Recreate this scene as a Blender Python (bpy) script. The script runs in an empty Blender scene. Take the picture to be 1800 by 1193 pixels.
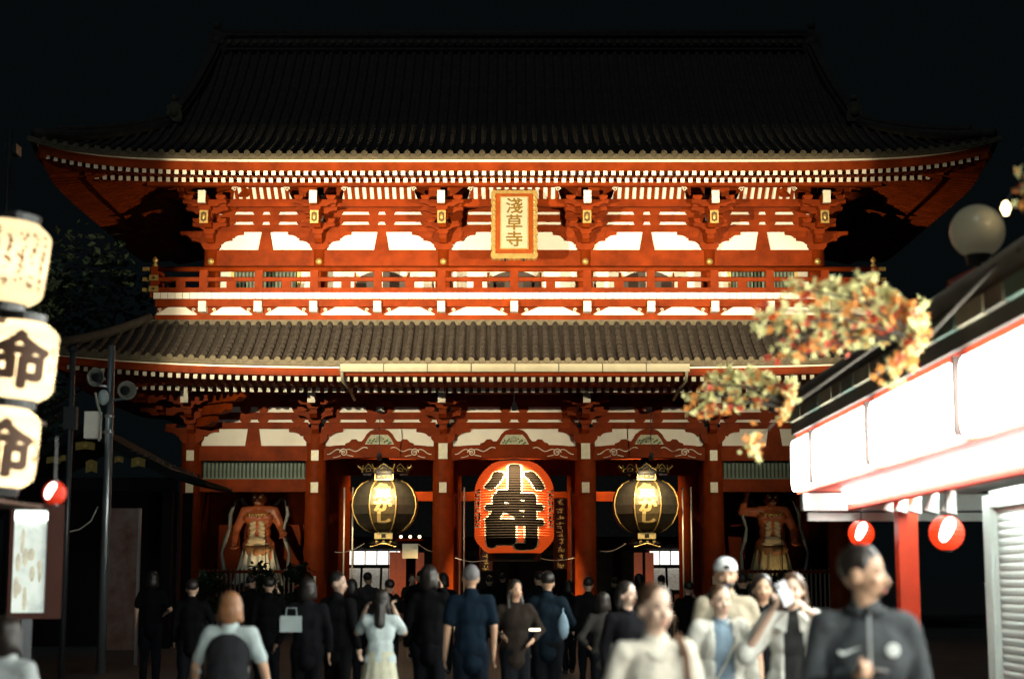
import bpy, bmesh, math, random
from mathutils import Vector, Matrix, noise
R = math.radians
random.seed(11)
sc = bpy.context.scene
COL = sc.collection

# ---------------------------------------------------------------- camera, sky, added fill sun, exposure
CAM_D, CAM_H, FOC = 55.0, 1.62, 2980.0
TILT = math.atan(421.5 / FOC)
cd = bpy.data.cameras.new('camera'); cam = bpy.data.objects.new('camera', cd); COL.objects.link(cam)
cam.location = (0, -CAM_D, CAM_H); cam.rotation_euler = (R(90) + TILT, 0, 0)
cd.sensor_width = 36; cd.lens = FOC / 1800 * 36; cd.shift_x = -4 / 1800
cd.clip_start = 0.1; cd.clip_end = 2000
cd.dof.use_dof = True; cd.dof.focus_distance = 54.0; cd.dof.aperture_fstop = 1.5
sc.camera = cam
wd = bpy.data.worlds.new('World'); sc.world = wd; wd.use_nodes = True
nt = wd.node_tree; bg = nt.nodes['Background']
bg.inputs['Color'].default_value = (0.0018, 0.0029, 0.0033, 1); bg.inputs['Strength'].default_value = 1.0
sl = bpy.data.lights.new('fill_sun', 'SUN'); sl.energy = 0.19; sl.angle = R(12); sl.color = (0.75, 0.95, 1.0)  # dim cool sun added to lift the dark roof tiles
so = bpy.data.objects.new('fill_sun', sl); so.rotation_euler = (R(42), 0, R(-18)); COL.objects.link(so)
vs = sc.view_settings; vs.view_transform = 'Standard'; vs.look = 'None'; vs.exposure = 0; vs.gamma = 1
sc.cycles.use_denoising = True
sc.cycles.max_bounces = 6; sc.cycles.diffuse_bounces = 3; sc.cycles.sample_clamp_indirect = 4

def W(px, py, d):
    """photo pixel at depth d (m from the camera) -> world point, used to take measurements"""
    u, v = px - 904, 596.5 - py
    c, s = math.cos(TILT), math.sin(TILT)
    k = d / (FOC * c - v * s)
    return Vector((u * k, d - CAM_D, CAM_H + (FOC * s + v * c) * k))

# ---------------------------------------------------------------- materials
MATS = {}
def mat(name, col, rough=0.6, metal=0.0, var=0.18, scale=3.0, bump=0.0, emit=None, es=0.0, spec=0.4, col2=None, trans=0.0):
    if name in MATS: return MATS[name]
    m = bpy.data.materials.new(name); m.use_nodes = True; t = m.node_tree; n = t.nodes
    b = n['Principled BSDF']
    b.inputs['Roughness'].default_value = rough; b.inputs['Metallic'].default_value = metal
    b.inputs['Specular IOR Level'].default_value = spec
    tc = n.new('ShaderNodeTexCoord'); nz = n.new('ShaderNodeTexNoise')
    nz.inputs['Scale'].default_value = scale; nz.inputs['Detail'].default_value = 5; nz.inputs['Roughness'].default_value = 0.62
    t.links.new(tc.outputs['Object'], nz.inputs['Vector'])
    rp = n.new('ShaderNodeValToRGB')
    rp.color_ramp.elements[0].position = 0.3; rp.color_ramp.elements[1].position = 0.72
    lo = [c * (1 - var) for c in col]; hi = [min(1, c * (1 + var * 0.6)) for c in col] if col2 is None else col2
    rp.color_ramp.elements[0].color = (*lo, 1); rp.color_ramp.elements[1].color = (*hi, 1)
    t.links.new(nz.outputs['Fac'], rp.inputs['Fac']); t.links.new(rp.outputs['Color'], b.inputs['Base Color'])
    if bump > 0:
        nb = n.new('ShaderNodeTexNoise'); nb.inputs['Scale'].default_value = scale * 6; nb.inputs['Detail'].default_value = 4
        t.links.new(tc.outputs['Object'], nb.inputs['Vector'])
        bp = n.new('ShaderNodeBump'); bp.inputs['Strength'].default_value = bump; bp.inputs['Distance'].default_value = 0.02
        t.links.new(nb.outputs['Fac'], bp.inputs['Height']); t.links.new(bp.outputs['Normal'], b.inputs['Normal'])
    if emit:
        b.inputs['Emission Color'].default_value = (*emit, 1); b.inputs['Emission Strength'].default_value = es
    if trans > 0:
        tr = n.new('ShaderNodeBsdfTranslucent'); mx = n.new('ShaderNodeMixShader'); mx.inputs[0].default_value = trans
        t.links.new(rp.outputs['Color'], tr.inputs['Color'])
        t.links.new(b.outputs[0], mx.inputs[1]); t.links.new(tr.outputs[0], mx.inputs[2])
        t.links.new(mx.outputs[0], n['Material Output'].inputs['Surface'])
    MATS[name] = m
    return m

RED = mat('vermilion_paint', (0.185, 0.026, 0.0032), 0.55, var=0.42, scale=1.7, bump=0.1, spec=.06)
WHITE = mat('white_plaster', (0.80, 0.76, 0.68), 0.85, var=0.10, scale=1.3, spec=.1)
CREAM = mat('cream_paint', (0.74, 0.69, 0.57), 0.6, var=0.12, scale=5)
GOLD = mat('gilt_metal', (0.60, 0.41, 0.14), 0.38, 0.6, var=0.25, scale=9)
TILE = mat('roof_tile', (0.047, 0.041, 0.035), 0.6, var=0.4, scale=4, bump=0.2, spec=.12)
TILECAP = mat('roof_tile_end', (0.10, 0.085, 0.058), 0.7, var=0.35, scale=7, bump=0.25, spec=.1)
DARKW = mat('dark_wood', (0.03, 0.024, 0.02), 0.5, var=0.3)
BLACK = mat('black_lacquer', (0.012, 0.012, 0.013), 0.3, var=0.2)
GREEN = mat('green_slat_paint', (0.12, 0.17, 0.13), 0.6, var=0.25, scale=6)
PLATE = mat('pale_metal_plate', (0.62, 0.58, 0.46), 0.5, 0.2, var=0.15, scale=8)
STEEL = mat('galvanised_steel', (0.42, 0.45, 0.46), 0.35, 0.8, var=0.15)
DSTEEL = mat('dark_steel', (0.05, 0.055, 0.06), 0.4, 0.6, var=0.2)

# ---------------------------------------------------------------- mesh helpers
class MB:
    def __init__(s): s.v = []; s.f = []; s.mi = []; s.M = Matrix()
    def add(s, vs, fs, m=0):
        o = len(s.v); s.v += [tuple(s.M @ Vector(p)) for p in vs]
        for f in fs: s.f.append(tuple(o + i for i in f)); s.mi.append(m)
        return s
    def box(s, x0, x1, y0, y1, z0, z1, m=0):
        return s.add([(x0,y0,z0),(x1,y0,z0),(x1,y1,z0),(x0,y1,z0),(x0,y0,z1),(x1,y0,z1),(x1,y1,z1),(x0,y1,z1)],
              [(0,3,2,1),(4,5,6,7),(0,1,5,4),(1,2,6,5),(2,3,7,6),(3,0,4,7)], m)
    def prism(s, poly, y0, y1, m=0, ax='xz'):
        n = len(poly)
        if ax == 'xz': a = [(p[0], y0, p[1]) for p in poly]; b = [(p[0], y1, p[1]) for p in poly]
        elif ax == 'yz': a = [(y0, p[0], p[1]) for p in poly]; b = [(y1, p[0], p[1]) for p in poly]
        else: a = [(p[0], p[1], y0) for p in poly]; b = [(p[0], p[1], y1) for p in poly]
        fs = [tuple(range(n)), tuple(range(2*n-1, n-1, -1))] + [(i, i+n, (i+1) % n + n, (i+1) % n) for i in range(n)]
        return s.add(a + b, fs, m)
    def cyl(s, p0, p1, r0, r1=None, n=12, m=0):
        return s.tube([p0, p1], [r0, r0 if r1 is None else r1], n, m)
    def tube(s, pts, r, n=8, m=0, cap=True):
        pts = [Vector(p) for p in pts]; rs = r if isinstance(r, (list, tuple)) else [r] * len(pts)
        vs = []; fs = []; pu = None
        for i, p in enumerate(pts):
            d = (pts[min(i+1, len(pts)-1)] - pts[max(i-1, 0)]).normalized()
            if pu is None: pu = d.cross(Vector((0, 0, 1)) if abs(d.z) < .9 else Vector((1, 0, 0))).normalized()
            u = (pu - d * pu.dot(d)).normalized(); pu = u; w = d.cross(u)
            for k in range(n):
                a = 2 * math.pi * k / n
                vs.append(p + (u * math.cos(a) + w * math.sin(a)) * rs[i])
        for i in range(len(pts) - 1):
            for k in range(n):
                fs.append((i*n+k, i*n+(k+1) % n, (i+1)*n+(k+1) % n, (i+1)*n+k))
        if cap: fs += [tuple(range(n-1, -1, -1)), tuple(range((len(pts)-1)*n, len(pts)*n))]
        return s.add(vs, fs, m)
    def lathe(s, prof, n=24, c=(0,0,0), m=0, fn=None):
        vs = []; fs = []
        for r, z in prof:
            for k in range(n):
                a = 2 * math.pi * k / n
                q = r if fn is None else r * fn(a, z)
                vs.append((c[0] + q*math.cos(a), c[1] + q*math.sin(a), c[2] + z))
        for i in range(len(prof) - 1):
            for k in range(n): fs.append((i*n+k, i*n+(k+1) % n, (i+1)*n+(k+1) % n, (i+1)*n+k))
        fs += [tuple(range(n-1, -1, -1)), tuple(range((len(prof)-1)*n, len(prof)*n))]
        return s.add(vs, fs, m)
    def ell(s, c, rx, ry, rz, n=14, k=9, m=0, rot=None):
        vs = []; fs = []; c = Vector(c)
        for i in range(1, k):
            t = math.pi * i / k
            for j in range(n):
                a = 2*math.pi*j/n
                p = Vector((rx*math.sin(t)*math.cos(a), ry*math.sin(t)*math.sin(a), rz*math.cos(t)))
                if rot: p = rot @ p
                vs.append(c + p)
        top = Vector((0,0,rz)); bot = Vector((0,0,-rz))
        if rot: top = rot @ top; bot = rot @ bot
        vs += [c + top, c + bot]; T = len(vs) - 2
        for i in range(k-2):
            for j in range(n): fs.append((i*n+j, (i+1)*n+j, (i+1)*n+(j+1) % n, i*n+(j+1) % n))
        for j in range(n): fs.append((T, j, (j+1) % n)); fs.append((T+1, (k-2)*n+(j+1) % n, (k-2)*n+j))
        return s.add(vs, fs, m)
    def cap(s, p0, r0, p1, r1, n=10, m=0):
        p0, p1 = Vector(p0), Vector(p1); d = (p1 - p0)
        if d.length < 1e-6: return s.ell(p0, r0, r0, r0, n, 6, m)
        d.normalize(); pts = []; rs = []
        for a in (80, 50, 20): pts.append(p0 - d*r0*math.sin(R(a))); rs.append(r0*math.cos(R(a)))
        for a in (-10, 20, 50, 80)[1:]: pts.append(p1 + d*r1*math.sin(R(a))); rs.append(r1*math.cos(R(a)))
        return s.tube(pts, rs, n, m)
    def grid(s, P, m=0):
        nr, nc = len(P), len(P[0])
        return s.add([p for r in P for p in r], [(i*nc+j, i*nc+j+1, (i+1)*nc+j+1, (i+1)*nc+j) for i in range(nr-1) for j in range(nc-1)], m)
    def mesh(s, name, mats, smooth=False):
        me = bpy.data.meshes.new(name); me.from_pydata(s.v, [], s.f)
        for q in (mats if isinstance(mats, (list, tuple)) else [mats]): me.materials.append(q)
        me.polygons.foreach_set('material_index', s.mi)
        if smooth: me.polygons.foreach_set('use_smooth', [True]*len(s.f))
        me.update(); return me
    def build(s, name, mats, parent=None, loc=(0,0,0), smooth=False, **k):
        return link(name, s.mesh(name, mats, smooth), parent, loc, **k)

def link(name, me, parent=None, loc=(0,0,0), rot=None, label=None, cat=None, group=None, kind=None):
    o = bpy.data.objects.new(name, me); COL.objects.link(o); o.location = loc
    if rot: o.rotation_euler = rot
    if parent: o.parent = parent
    if label: o['label'] = label
    if cat: o['category'] = cat
    if group: o['group'] = group
    if kind: o['kind'] = kind
    return o
def thing(name, label, cat, loc=(0,0,0), rz=0, group=None):
    return link(name, None, None, loc, (0, 0, rz), label, cat, group)
def MBfix(me):  # consistent outward normals
    bm = bmesh.new(); bm.from_mesh(me); bmesh.ops.recalc_face_normals(bm, faces=bm.faces); bm.to_mesh(me); bm.free(); return me
TMP = bpy.data.scenes.new('workbench')
def evaluated(o):
    TMP.collection.objects.link(o); vl = TMP.view_layers[0]; vl.update()
    return bpy.data.meshes.new_from_object(o.evaluated_get(vl.depsgraph))
def blob(mb, voxel, sm=3, fold=0.0, fs=6.0):
    """fuse overlapping shapes into one continuous skin"""
    me = mb.mesh('tmp', [])
    MBfix(me)
    o = bpy.data.objects.new('tmp', me)
    r = o.modifiers.new('r', 'REMESH'); r.mode = 'VOXEL'; r.voxel_size = voxel
    q = o.modifiers.new('s', 'SMOOTH'); q.iterations = sm; q.factor = 0.5
    out = evaluated(o)
    bpy.data.objects.remove(o); bpy.data.meshes.remove(me)
    if fold:
        for v in out.vertices:
            c = v.co
            k = noise.noise(Vector((c.x*fs*1.6, c.y*fs*1.6, c.z*fs*.45))) + .5*noise.noise(Vector((c.x*fs*3, c.y*fs*3, c.z*fs*1.3+9)))
            v.co = c + v.normal * (k + .45) * fold
    out.polygons.foreach_set('use_smooth', [True]*len(out.polygons))
    return out
def put(name, me, m, parent=None, loc=(0,0,0), **k):
    me.materials.clear()
    for q in (m if isinstance(m, (list, tuple)) else [m]): me.materials.append(q)
    return link(name, me, parent, loc, **k)
def glyph_mask(ch, off_r, N=96, pad=14):
    """brush-weight lettering: the character's outline, thickened with a round brush, as a mask"""
    import numpy as np
    cu = bpy.data.curves.new('t', 'FONT'); cu.body = ch; cu.size = 1.0; cu.align_x = 'CENTER'
    o = bpy.data.objects.new('t', cu); me = evaluated(o); bpy.data.objects.remove(o)
    me.calc_loop_triangles(); n = N + 2*pad
    g = np.zeros((n, n), bool); jj, ii = np.meshgrid(np.arange(n), np.arange(n))
    X = (jj + .5 - n/2)/N; Z = (ii + .5 - n/2)/N
    co = [(v.co.x, v.co.y - .38) for v in me.vertices]
    for t_ in me.loop_triangles:
        (ax, az), (bx, bz), (cx_, cz_) = [co[i] for i in t_.vertices]
        d = (bz - cz_)*(ax - cx_) + (cx_ - bx)*(az - cz_)
        if abs(d) < 1e-12: continue
        u = ((bz - cz_)*(X - cx_) + (cx_ - bx)*(Z - cz_))/d; v = ((cz_ - az)*(X - cx_) + (ax - cx_)*(Z - cz_))/d
        g |= (u >= 0) & (v >= 0) & (u + v <= 1)
    bpy.data.meshes.remove(me)
    r = int(round(off_r*N)); out = g.copy()
    for dy in range(-r, r + 1):
        for dx in range(-r, r + 1):
            if dx*dx + dy*dy <= r*r and (dx or dy): out |= np.roll(np.roll(g, dy, 0), dx, 1)
    return out, N, n
def glyphs(ch, size, off, step=5):
    """lettering as a bmesh of short strips in x,z centred on its em box"""
    m, N, n = glyph_mask(ch, off); bm = bmesh.new(); cache = {}
    def V(j, i):
        if (j, i) not in cache: cache[(j, i)] = bm.verts.new(((j - n/2)/N*size, 0, (i - n/2)/N*size))
        return cache[(j, i)]
    for i in range(n):
        j = 0
        while j < n:
            if not m[i][j]: j += 1; continue
            e = j
            while e < n and m[i][e] and e - j < step: e += 1
            bm.faces.new((V(j, i), V(e, i), V(e, i+1), V(j, i+1))); j = e
    return bm
def cut(bm, step, ax):
    lo = min(v.co[ax] for v in bm.verts); hi = max(v.co[ax] for v in bm.verts)
    x = math.floor(lo/step)*step + step
    while x < hi:
        n = [0,0,0]; n[ax] = 1; p = [0,0,0]; p[ax] = x
        bmesh.ops.bisect_plane(bm, geom=bm.verts[:] + bm.edges[:] + bm.faces[:], plane_co=p, plane_no=n); x += step
def lightobj(name, typ, energy, loc, target=None, color=(1,.8,.55), size=.1, spot=60, blend=.5, parent=None):
    l = bpy.data.lights.new(name, typ); l.energy = energy; l.color = color
    if typ == 'SPOT': l.spot_size = R(spot); l.spot_blend = blend; l.shadow_soft_size = size
    elif typ == 'POINT': l.shadow_soft_size = size
    o = bpy.data.objects.new(name, l); COL.objects.link(o); o.location = loc
    if target is not None: o.rotation_euler = (Vector(target) - Vector(loc)).to_track_quat('-Z', 'Y').to_euler()
    if parent: o.parent = parent; o.matrix_parent_inverse = Matrix.Translation(parent.location).inverted() if parent.rotation_euler.z == 0 else parent.matrix_basis.inverted()
    return o
def curl(mb, cx, cz, y, s, dirx=1, r=.018, turns=1.6, m=0, flip=1):
    pts = []
    for i in range(22):
        a = i/21*turns*2*math.pi; q = s*(1 - .8*i/21)
        pts.append((cx + dirx*q*math.cos(a), y, cz + flip*q*math.sin(a)))
    mb.tube(pts, [r*(1-.4*i/21) for i in range(22)], 5, m)

# ================================================================ ground
g = MB(); g.grid([[(x, y, 0) for x in range(-600, 601, 60)] for y in range(-120, 1000, 60)])
GROUND = mat('dark_ground', (0.055, 0.052, 0.05), 0.75, var=0.35, scale=.8, bump=.3)
g.build('ground', GROUND, kind='structure')
g = MB(); g.grid([[(x, y, .006) for x in (-3.0, -1, 1, 3.0)] for y in range(-58, 60, 4)])
PAVE = bpy.data.materials.new('stone_paving'); PAVE.use_nodes = True
t = PAVE.node_tree; b = t.nodes['Principled BSDF']; br = t.nodes.new('ShaderNodeTexBrick'); tc = t.nodes.new('ShaderNodeTexCoord')
br.inputs['Color1'].default_value = (.13,.125,.115,1); br.inputs['Color2'].default_value = (.17,.16,.145,1); br.inputs['Mortar'].default_value = (.05,.05,.045,1)
br.inputs['Scale'].default_value = 1.6; br.inputs['Mortar Size'].default_value = .012
t.links.new(tc.outputs['Object'], br.inputs['Vector']); t.links.new(br.outputs['Color'], b.inputs['Base Color']); b.inputs['Roughness'].default_value = .55
g.build('paved_path', PAVE, kind='structure')

# ================================================================ the gate
gate = thing('temple_gate', 'floodlit two-storey vermilion temple gate with tiled double roof and white plaster panels', 'temple gate')
LX = [-10.45, -6.43, -2.3, 2.3, 6.43, 10.45]        # column lines, lower storey
UX = [-10.03, -6.46, -2.35, 2.35, 6.46, 10.03]      # upper storey
GD = 8.2                                            # depth of the gate
UY = 0.4
# ---- columns
colm = MB().lathe([(.40,0),(.40,.12),(.345,.16),(.345,3.5),(.335,6.2),(.31,6.3)], 24).mesh('column', RED, True)
stone = MB().lathe([(.56,0),(.56,.08),(.44,.14)], 20).mesh('column_base', mat('base_stone', (.3,.28,.25), .8), True)
npl = MB().box(-.12,.12,-.035,.0,-.165,.165).mesh('nail_cover', PLATE)
npl2 = MB().box(-.145,.145,-.04,.0,-.25,.25); [npl2.box(-.15,.15,-.05,.0,z,z+.03) for z in (-.25,-.02,.22)]
npl2 = npl2.mesh('nail_cover', PLATE)
for iy, y in enumerate((0, 4.1, GD)):
    for i, x in enumerate(LX):
        c = link('column', colm, gate, (x, y, 0)); link('column_base', stone, c)
        if iy == 0:
            link('nail_cover', npl2 if i in (2, 3) else npl, c, (0, -.335, 5.72 if i in (2,3) else 5.58))
            link('nail_cover', npl, c, (0, -.335, 4.55))
            if i in (1, 4): link('nail_cover', MB().box(-.1,.1,-.03,0,-.13,.13).mesh('nail_cover', PLATE), c, (0, -.335, 1.6))
# ---- horizontal beams helpers
def beam(name, x0, x1, y0, y1, z0, z1, parent=gate, m=RED): return MB().box(x0,x1,y0,y1,z0,z1).build(name, m, parent)
def armpoly(L, h):
    p = [(-L/2, h), (-L/2, h*.5)]
    for a in (0, 25, 50, 75, 90): p.append((-L/2 + h*1.3*math.sin(R(a)) + .02, h*.5*math.cos(R(a))))
    q = [(-x, z) for x, z in reversed(p)]
    return [(x, z) for x, z in p] + q
_c = {}
def armmesh(L, h, w):
    k = ('a', L, h, w)
    if k not in _c: _c[k] = MB().prism(armpoly(L, h), -w/2, w/2).mesh('bracket_arm', RED)
    return _c[k]
def blockmesh(w, h, dpt=.3):
    k = ('b', w, h, dpt)
    if k not in _c: _c[k] = MB().prism([(-w/2,h),(-w/2,h*.5),(-w*.34,0),(w*.34,0),(w/2,h*.5),(w/2,h)], -dpt/2, dpt/2).mesh('bearing_block', RED)
    return _c[k]
def strut(x, z0, z1, y, w0, w1, parent=gate):
    return MB().prism([(x-w0/2,z0),(x+w0/2,z0),(x+w1/2,z1),(x-w1/2,z1)], y-.08, y+.06).build('strut', RED, parent)
# ---- lower storey bays
GREEN_BAR = GREEN
for i in range(5):
    x0, x1 = LX[i] + .30, LX[i+1] - .30; xm = (x0 + x1)/2; wd_ = x1 - x0
    for z0, z1 in ((5.9, 6.5), (6.62, 6.78), (6.95, 7.28)):
        beam('plaster_panel', x0 - .1, x1 + .1, -.11, -.03, z0, z1, m=WHITE)
    beam('tie_beam', x0 - .05, x1 + .05, -.17, .05, 6.46, 6.665)
    beam('tie_beam', x0 - .05, x1 + .05, -.17, .05, 6.76, 6.99)
    beam('eave_beam', x0 - .05, x1 + .05, -.19, .05, 7.17, 7.6)
    for zz, hh in ((6.665, .095), (6.99, .18)):
        for dx in (-.29, .29): link('bearing_block', blockmesh(.34, hh, .22), gate, (xm + dx, -.06, zz))
        for xx in (x0 + .28, x1 - .28): link('bearing_block', blockmesh(.42, hh, .22), gate, (xx, -.06, zz))
    if i in (0, 4):
        beam('tie_beam', x0 - .05, x1 + .05, -.2, .15, 5.42, 5.9)
        strut(xm - .02, 5.9, 6.46, -.08, .52, .36)
        beam('head_beam', x0 - .05, x1 + .05, -.16, .15, 4.42, 4.83)
        tr = beam('transom', x0, x1, .1, .14, 4.83, 5.42, m=mat('transom_back', (.03,.04,.035), .7))
        bar = MB().box(-.035,.035,-.05,0,0,.5).mesh('slat', GREEN)
        nb = 26
        for k in range(nb): link('slat', bar, tr, (x0 + .12 + (wd_-.24)*k/(nb-1), .1, 4.87))
        for z in (4.83, 5.37): MB().box(x0, x1, .02, .1, z, z+.05).build('frame_rail', GREEN, tr)
    else:
        # rainbow beam with gold scrolls
        n = 24; top = []; bot = []
        for k in range(n+1):
            u = -1 + 2*k/n; X = xm + u*(wd_/2 + .03)
            top.append((X, 5.93 - .10*abs(u)**6)); bot.append((X, 5.52 - .10*(abs(u)**3)))
        rb = MB().prism(bot + top[::-1], -.24, .14).build('rainbow_beam', RED, gate)
        for sgn in (-1, 1):
            gs = MB(); cx = xm + sgn*(wd_/2 - .62)
            curl(gs, cx, 5.68, -.26, .13, sgn, .02)
            gs.tube([(cx + sgn*t_, -.26, 5.66 + .10*math.sin(t_*9) + .12*t_) for t_ in [k*.045 for k in range(13)]], .014, 5)
            gs.tube([(cx - sgn*t_, -.26, 5.72 + .05*math.sin(t_*12) + .12*t_) for t_ in [.05 + k*.06 for k in range(13)]], .014, 5)
            gs.tube([(cx - sgn*(.1 + t_), -.26, 5.60 - .22*t_) for t_ in [k*.03 for k in range(8)]], .013, 5)
            gs.tube([(cx + sgn*(.1 + t_), -.26, 5.58 - .5*t_ + t_*t_) for t_ in [k*.04 for k in range(7)]], .012, 5)
            gs.build('gold_scroll', CREAM, rb)
        half = [(-1.12,0),(-1.1,.06),(-.98,.1),(-.9,.19),(-.76,.2),(-.68,.13),(-.58,.13),(-.5,.22),(-.42,.36),(-.30,.47),(-.16,.52)]
        kp = half + [(-x, z) for x, z in reversed(half)]
        kb = MB().prism([(xm + x, 5.92 + z) for x, z in kp], -.18, .06).build('frog_leg_strut', RED, gate)
        cp = MB().prism([(xm + x, 5.93 + z) for x, z in ((-.47,.02),(-.38,.2),(-.27,.33),(.27,.33),(.38,.2),(.47,.02))], -.20, -.16)
        cvp = cp.build('carved_panel', mat('carving_ground', (.5,.5,.36), .7, var=.3, scale=14), kb)
        fl = MB()
        for a in range(7): fl.ell((xm + .075*math.cos(a*.9), -.21, 6.12 + .06*math.sin(a*.9)), .06, .03, .05, 8, 5)
        fl.build('carved_flower', mat('flower_paint', (.5,.12,.06) if i == 2 else (.32,.33,.22), .6), kb)
        lf = MB()
        for a in range(16):
            q = (a - 7.5)/8
            lf.ell((xm + q*.38, -.205, 6.0 + .05*math.sin(a*2.1) + .12*(1-abs(q))), .045, .02, .03, 8, 5, rot=Matrix.Rotation(a*1.3, 3, 'Y'))
        lf.build('carved_leaves', mat('leaf_paint', (.12,.16,.09), .6, var=.4, scale=20), kb)
        # inner beams further back
    beam('inner_beam', x0, x1, 4.0, 4.2, 5.2, 5.75); beam('inner_beam', x0, x1, GD-.12, GD+.12, 4.5, 4.85)
    beam('inner_beam', x0, x1, GD-.12, GD+.12, 5.5, 6.2)
beam('ceiling', -10.4, 10.4, .2, GD, 6.2, 6.3, m=mat('ceiling_boards', (.10,.03,.015), .7))
for s in (-1, 1):
    beam('side_wall', s*10.45 - .06, s*10.45 + .06, .3, GD - .3, 0, 6.2)
    beam('niche_wall', s*6.43 - .06, s*6.43 + .06, .3, 3.7, 0, 5.4)
    beam('niche_wall', min(s*6.5, s*10.4), max(s*6.5, s*10.4), 3.2, 3.3, 0, 6.2)
    beam('niche_plinth', min(s*6.8, s*10.1), max(s*6.8, s*10.1), -.1, 3.2, 0, .75, m=mat('plinth_stone', (.22,.2,.18), .8))
    fr = beam('niche_fence', min(s*6.75, s*10.15), max(s*6.75, s*10.15), -.1, -.02, 1.82, 1.92, m=RED)
    pk = MB().box(-.025,.025,-.1,-.05,.75,1.95).mesh('picket', mat('picket_paint', (.2,.16,.12), .6))
    for k in range(24): link('picket', pk, fr, (s*8.45 - 1.65 + 3.3*k/23, 0, 0))
# pale rods put in for the lit edges of the back columns
PALE_LINE = mat('pale_line', (.55,.5,.42), .4, .3)
for px, d in ((605, 55.5), (620, 55.5), (808, 55.6), (816, 55.6), (1004, 55.6), (1200, 55.5), (1215, 55.4)):
    p = W(px, 900, d); MB().cyl((p.x, p.y, .3), (p.x, p.y, 4.6), .028, n=8).build('lit_edge_rod', PALE_LINE, gate, smooth=True)

# ---- bracket sets
nosem = MB().box(-.12,.12,-.04,.1,-.2,.2).mesh('white_nose', CREAM)
goldm = MB().box(-.135,.135,-.05,.0,-.21,.21)
GDARK = mat('gilt_recess', (.10,.06,.02), .5, .4)
goldm.prism([(-.09,-.12),(0,-.17),(.09,-.12),(.09,.12),(0,.17),(-.09,.12)], -.06, -.04, 1).ell((0,-.06,0), .05,.03,.09,10,6)
goldm = goldm.mesh('gold_plate', [GOLD, GDARK])
def bracket_lower(x):
    b0 = link('bracket_set', blockmesh(.78, .30, .6), gate, (x, 0, 5.98))
    def arm(L, h, w, y, z): link('bracket_arm', armmesh(L, h, w), b0, (0, y, z - 5.98))
    def blk(w, h, dx, y, z, dp=.3): link('bearing_block', blockmesh(w, h, dp), b0, (dx, y, z - 5.98))
    arm(1.75, .27, .24, -.06, 6.22); [blk(.36, .12, dx, -.05, 6.49) for dx in (-.68, .68)]
    for (yy, zz) in ((-.45, 6.3), (-1.0, 6.75)):
        MB().prism([(-.1, zz+.28), (yy, zz+.28), (yy, zz+.12), (yy+.14, zz), (-.1, zz)], -.12, .12, ax='yz').build('projecting_arm', RED, b0, (0, 0, -5.98))
    blk(.4, .16, 0, -.40, 6.58); arm(1.15, .24, .22, -.42, 6.74)
    [blk(.32, .15, dx, -.42, 6.98) for dx in (-.42, .42)]
    blk(.42, .17, 0, -.95, 7.03); arm(1.5, .24, .22, -.97, 7.08 + .08)
    [blk(.34, .14, dx, -.97, 7.38) for dx in (-.56, .56)]
    MB().box(-.12, .12, -1.55, -.1, 7.2, 7.46).build('beam_nose', RED, b0, (0, 0, -5.98))
    link('white_nose', nosem, b0, (0, -1.56, 7.36 - 5.98))
for x in LX: bracket_lower(x)
beam('purlin', -11.6, 11.6, -1.12, -.9, 7.5, 7.66)
def bracket_upper(x):
    Z = 12.41
    b0 = link('bracket_set', blockmesh(.62, .26, .6), gate, (x, UY, Z))
    def arm(L, h, w, y, z): link('bracket_arm', armmesh(L, h, w), b0, (0, y, z))
    def blk(w, h, dx, y, z, dp=.3): link('bearing_block', blockmesh(w, h, dp), b0, (dx, y, z))
    arm(1.35, .22, .24, -.08, .22); [blk(.34, .2, dx, -.06, .44) for dx in (-.5, .5)]
    arm(2.1, .22, .22, -.07, .42)
    def proj(y, z, h=.24): MB().prism([(0, z+h), (y, z+h), (y, z+h*.5), (y+.16, z), (0, z)], -.12, .12, ax='yz').build('projecting_arm', RED, b0)
    proj(-.65, .2); blk(.36, .16, 0, -.58, .44); arm(1.1, .22, .2, -.6, .6); [blk(.3, .14, dx, -.6, .82) for dx in (-.4, .4)]
    proj(-1.15, .62); blk(.36, .16, 0, -1.1, .86); arm(1.35, .22, .2, -1.12, 1.02); [blk(.3, .14, dx, -1.12, 1.24) for dx in (-.5, .5)]
    # tail rafter with gold end plate
    MB().prism([(.2, 1.75), (-1.72, .98), (-1.72, .62), (.2, 1.4)], -.11, .11, ax='yz').build('tail_rafter', RED, b0)
    link('gold_plate', goldm, b0, (0, -1.72, .80))
    blk(.38, .16, 0, -1.55, 1.02); arm(1.4, .22, .2, -1.58, 1.16); [blk(.3, .14, dx, -1.58, 1.38) for dx in (-.52, .52)]
    MB().box(-.12, .12, -2.15, -.6, 1.2, 1.5).build('beam_nose', RED, b0)
    link('white_nose', nosem, b0, (0, -2.16, 1.37))
for x in UX: bracket_upper(x)
beam('purlin', -11.9, 11.9, -1.32, -1.06, 14.24, 14.44)
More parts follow.
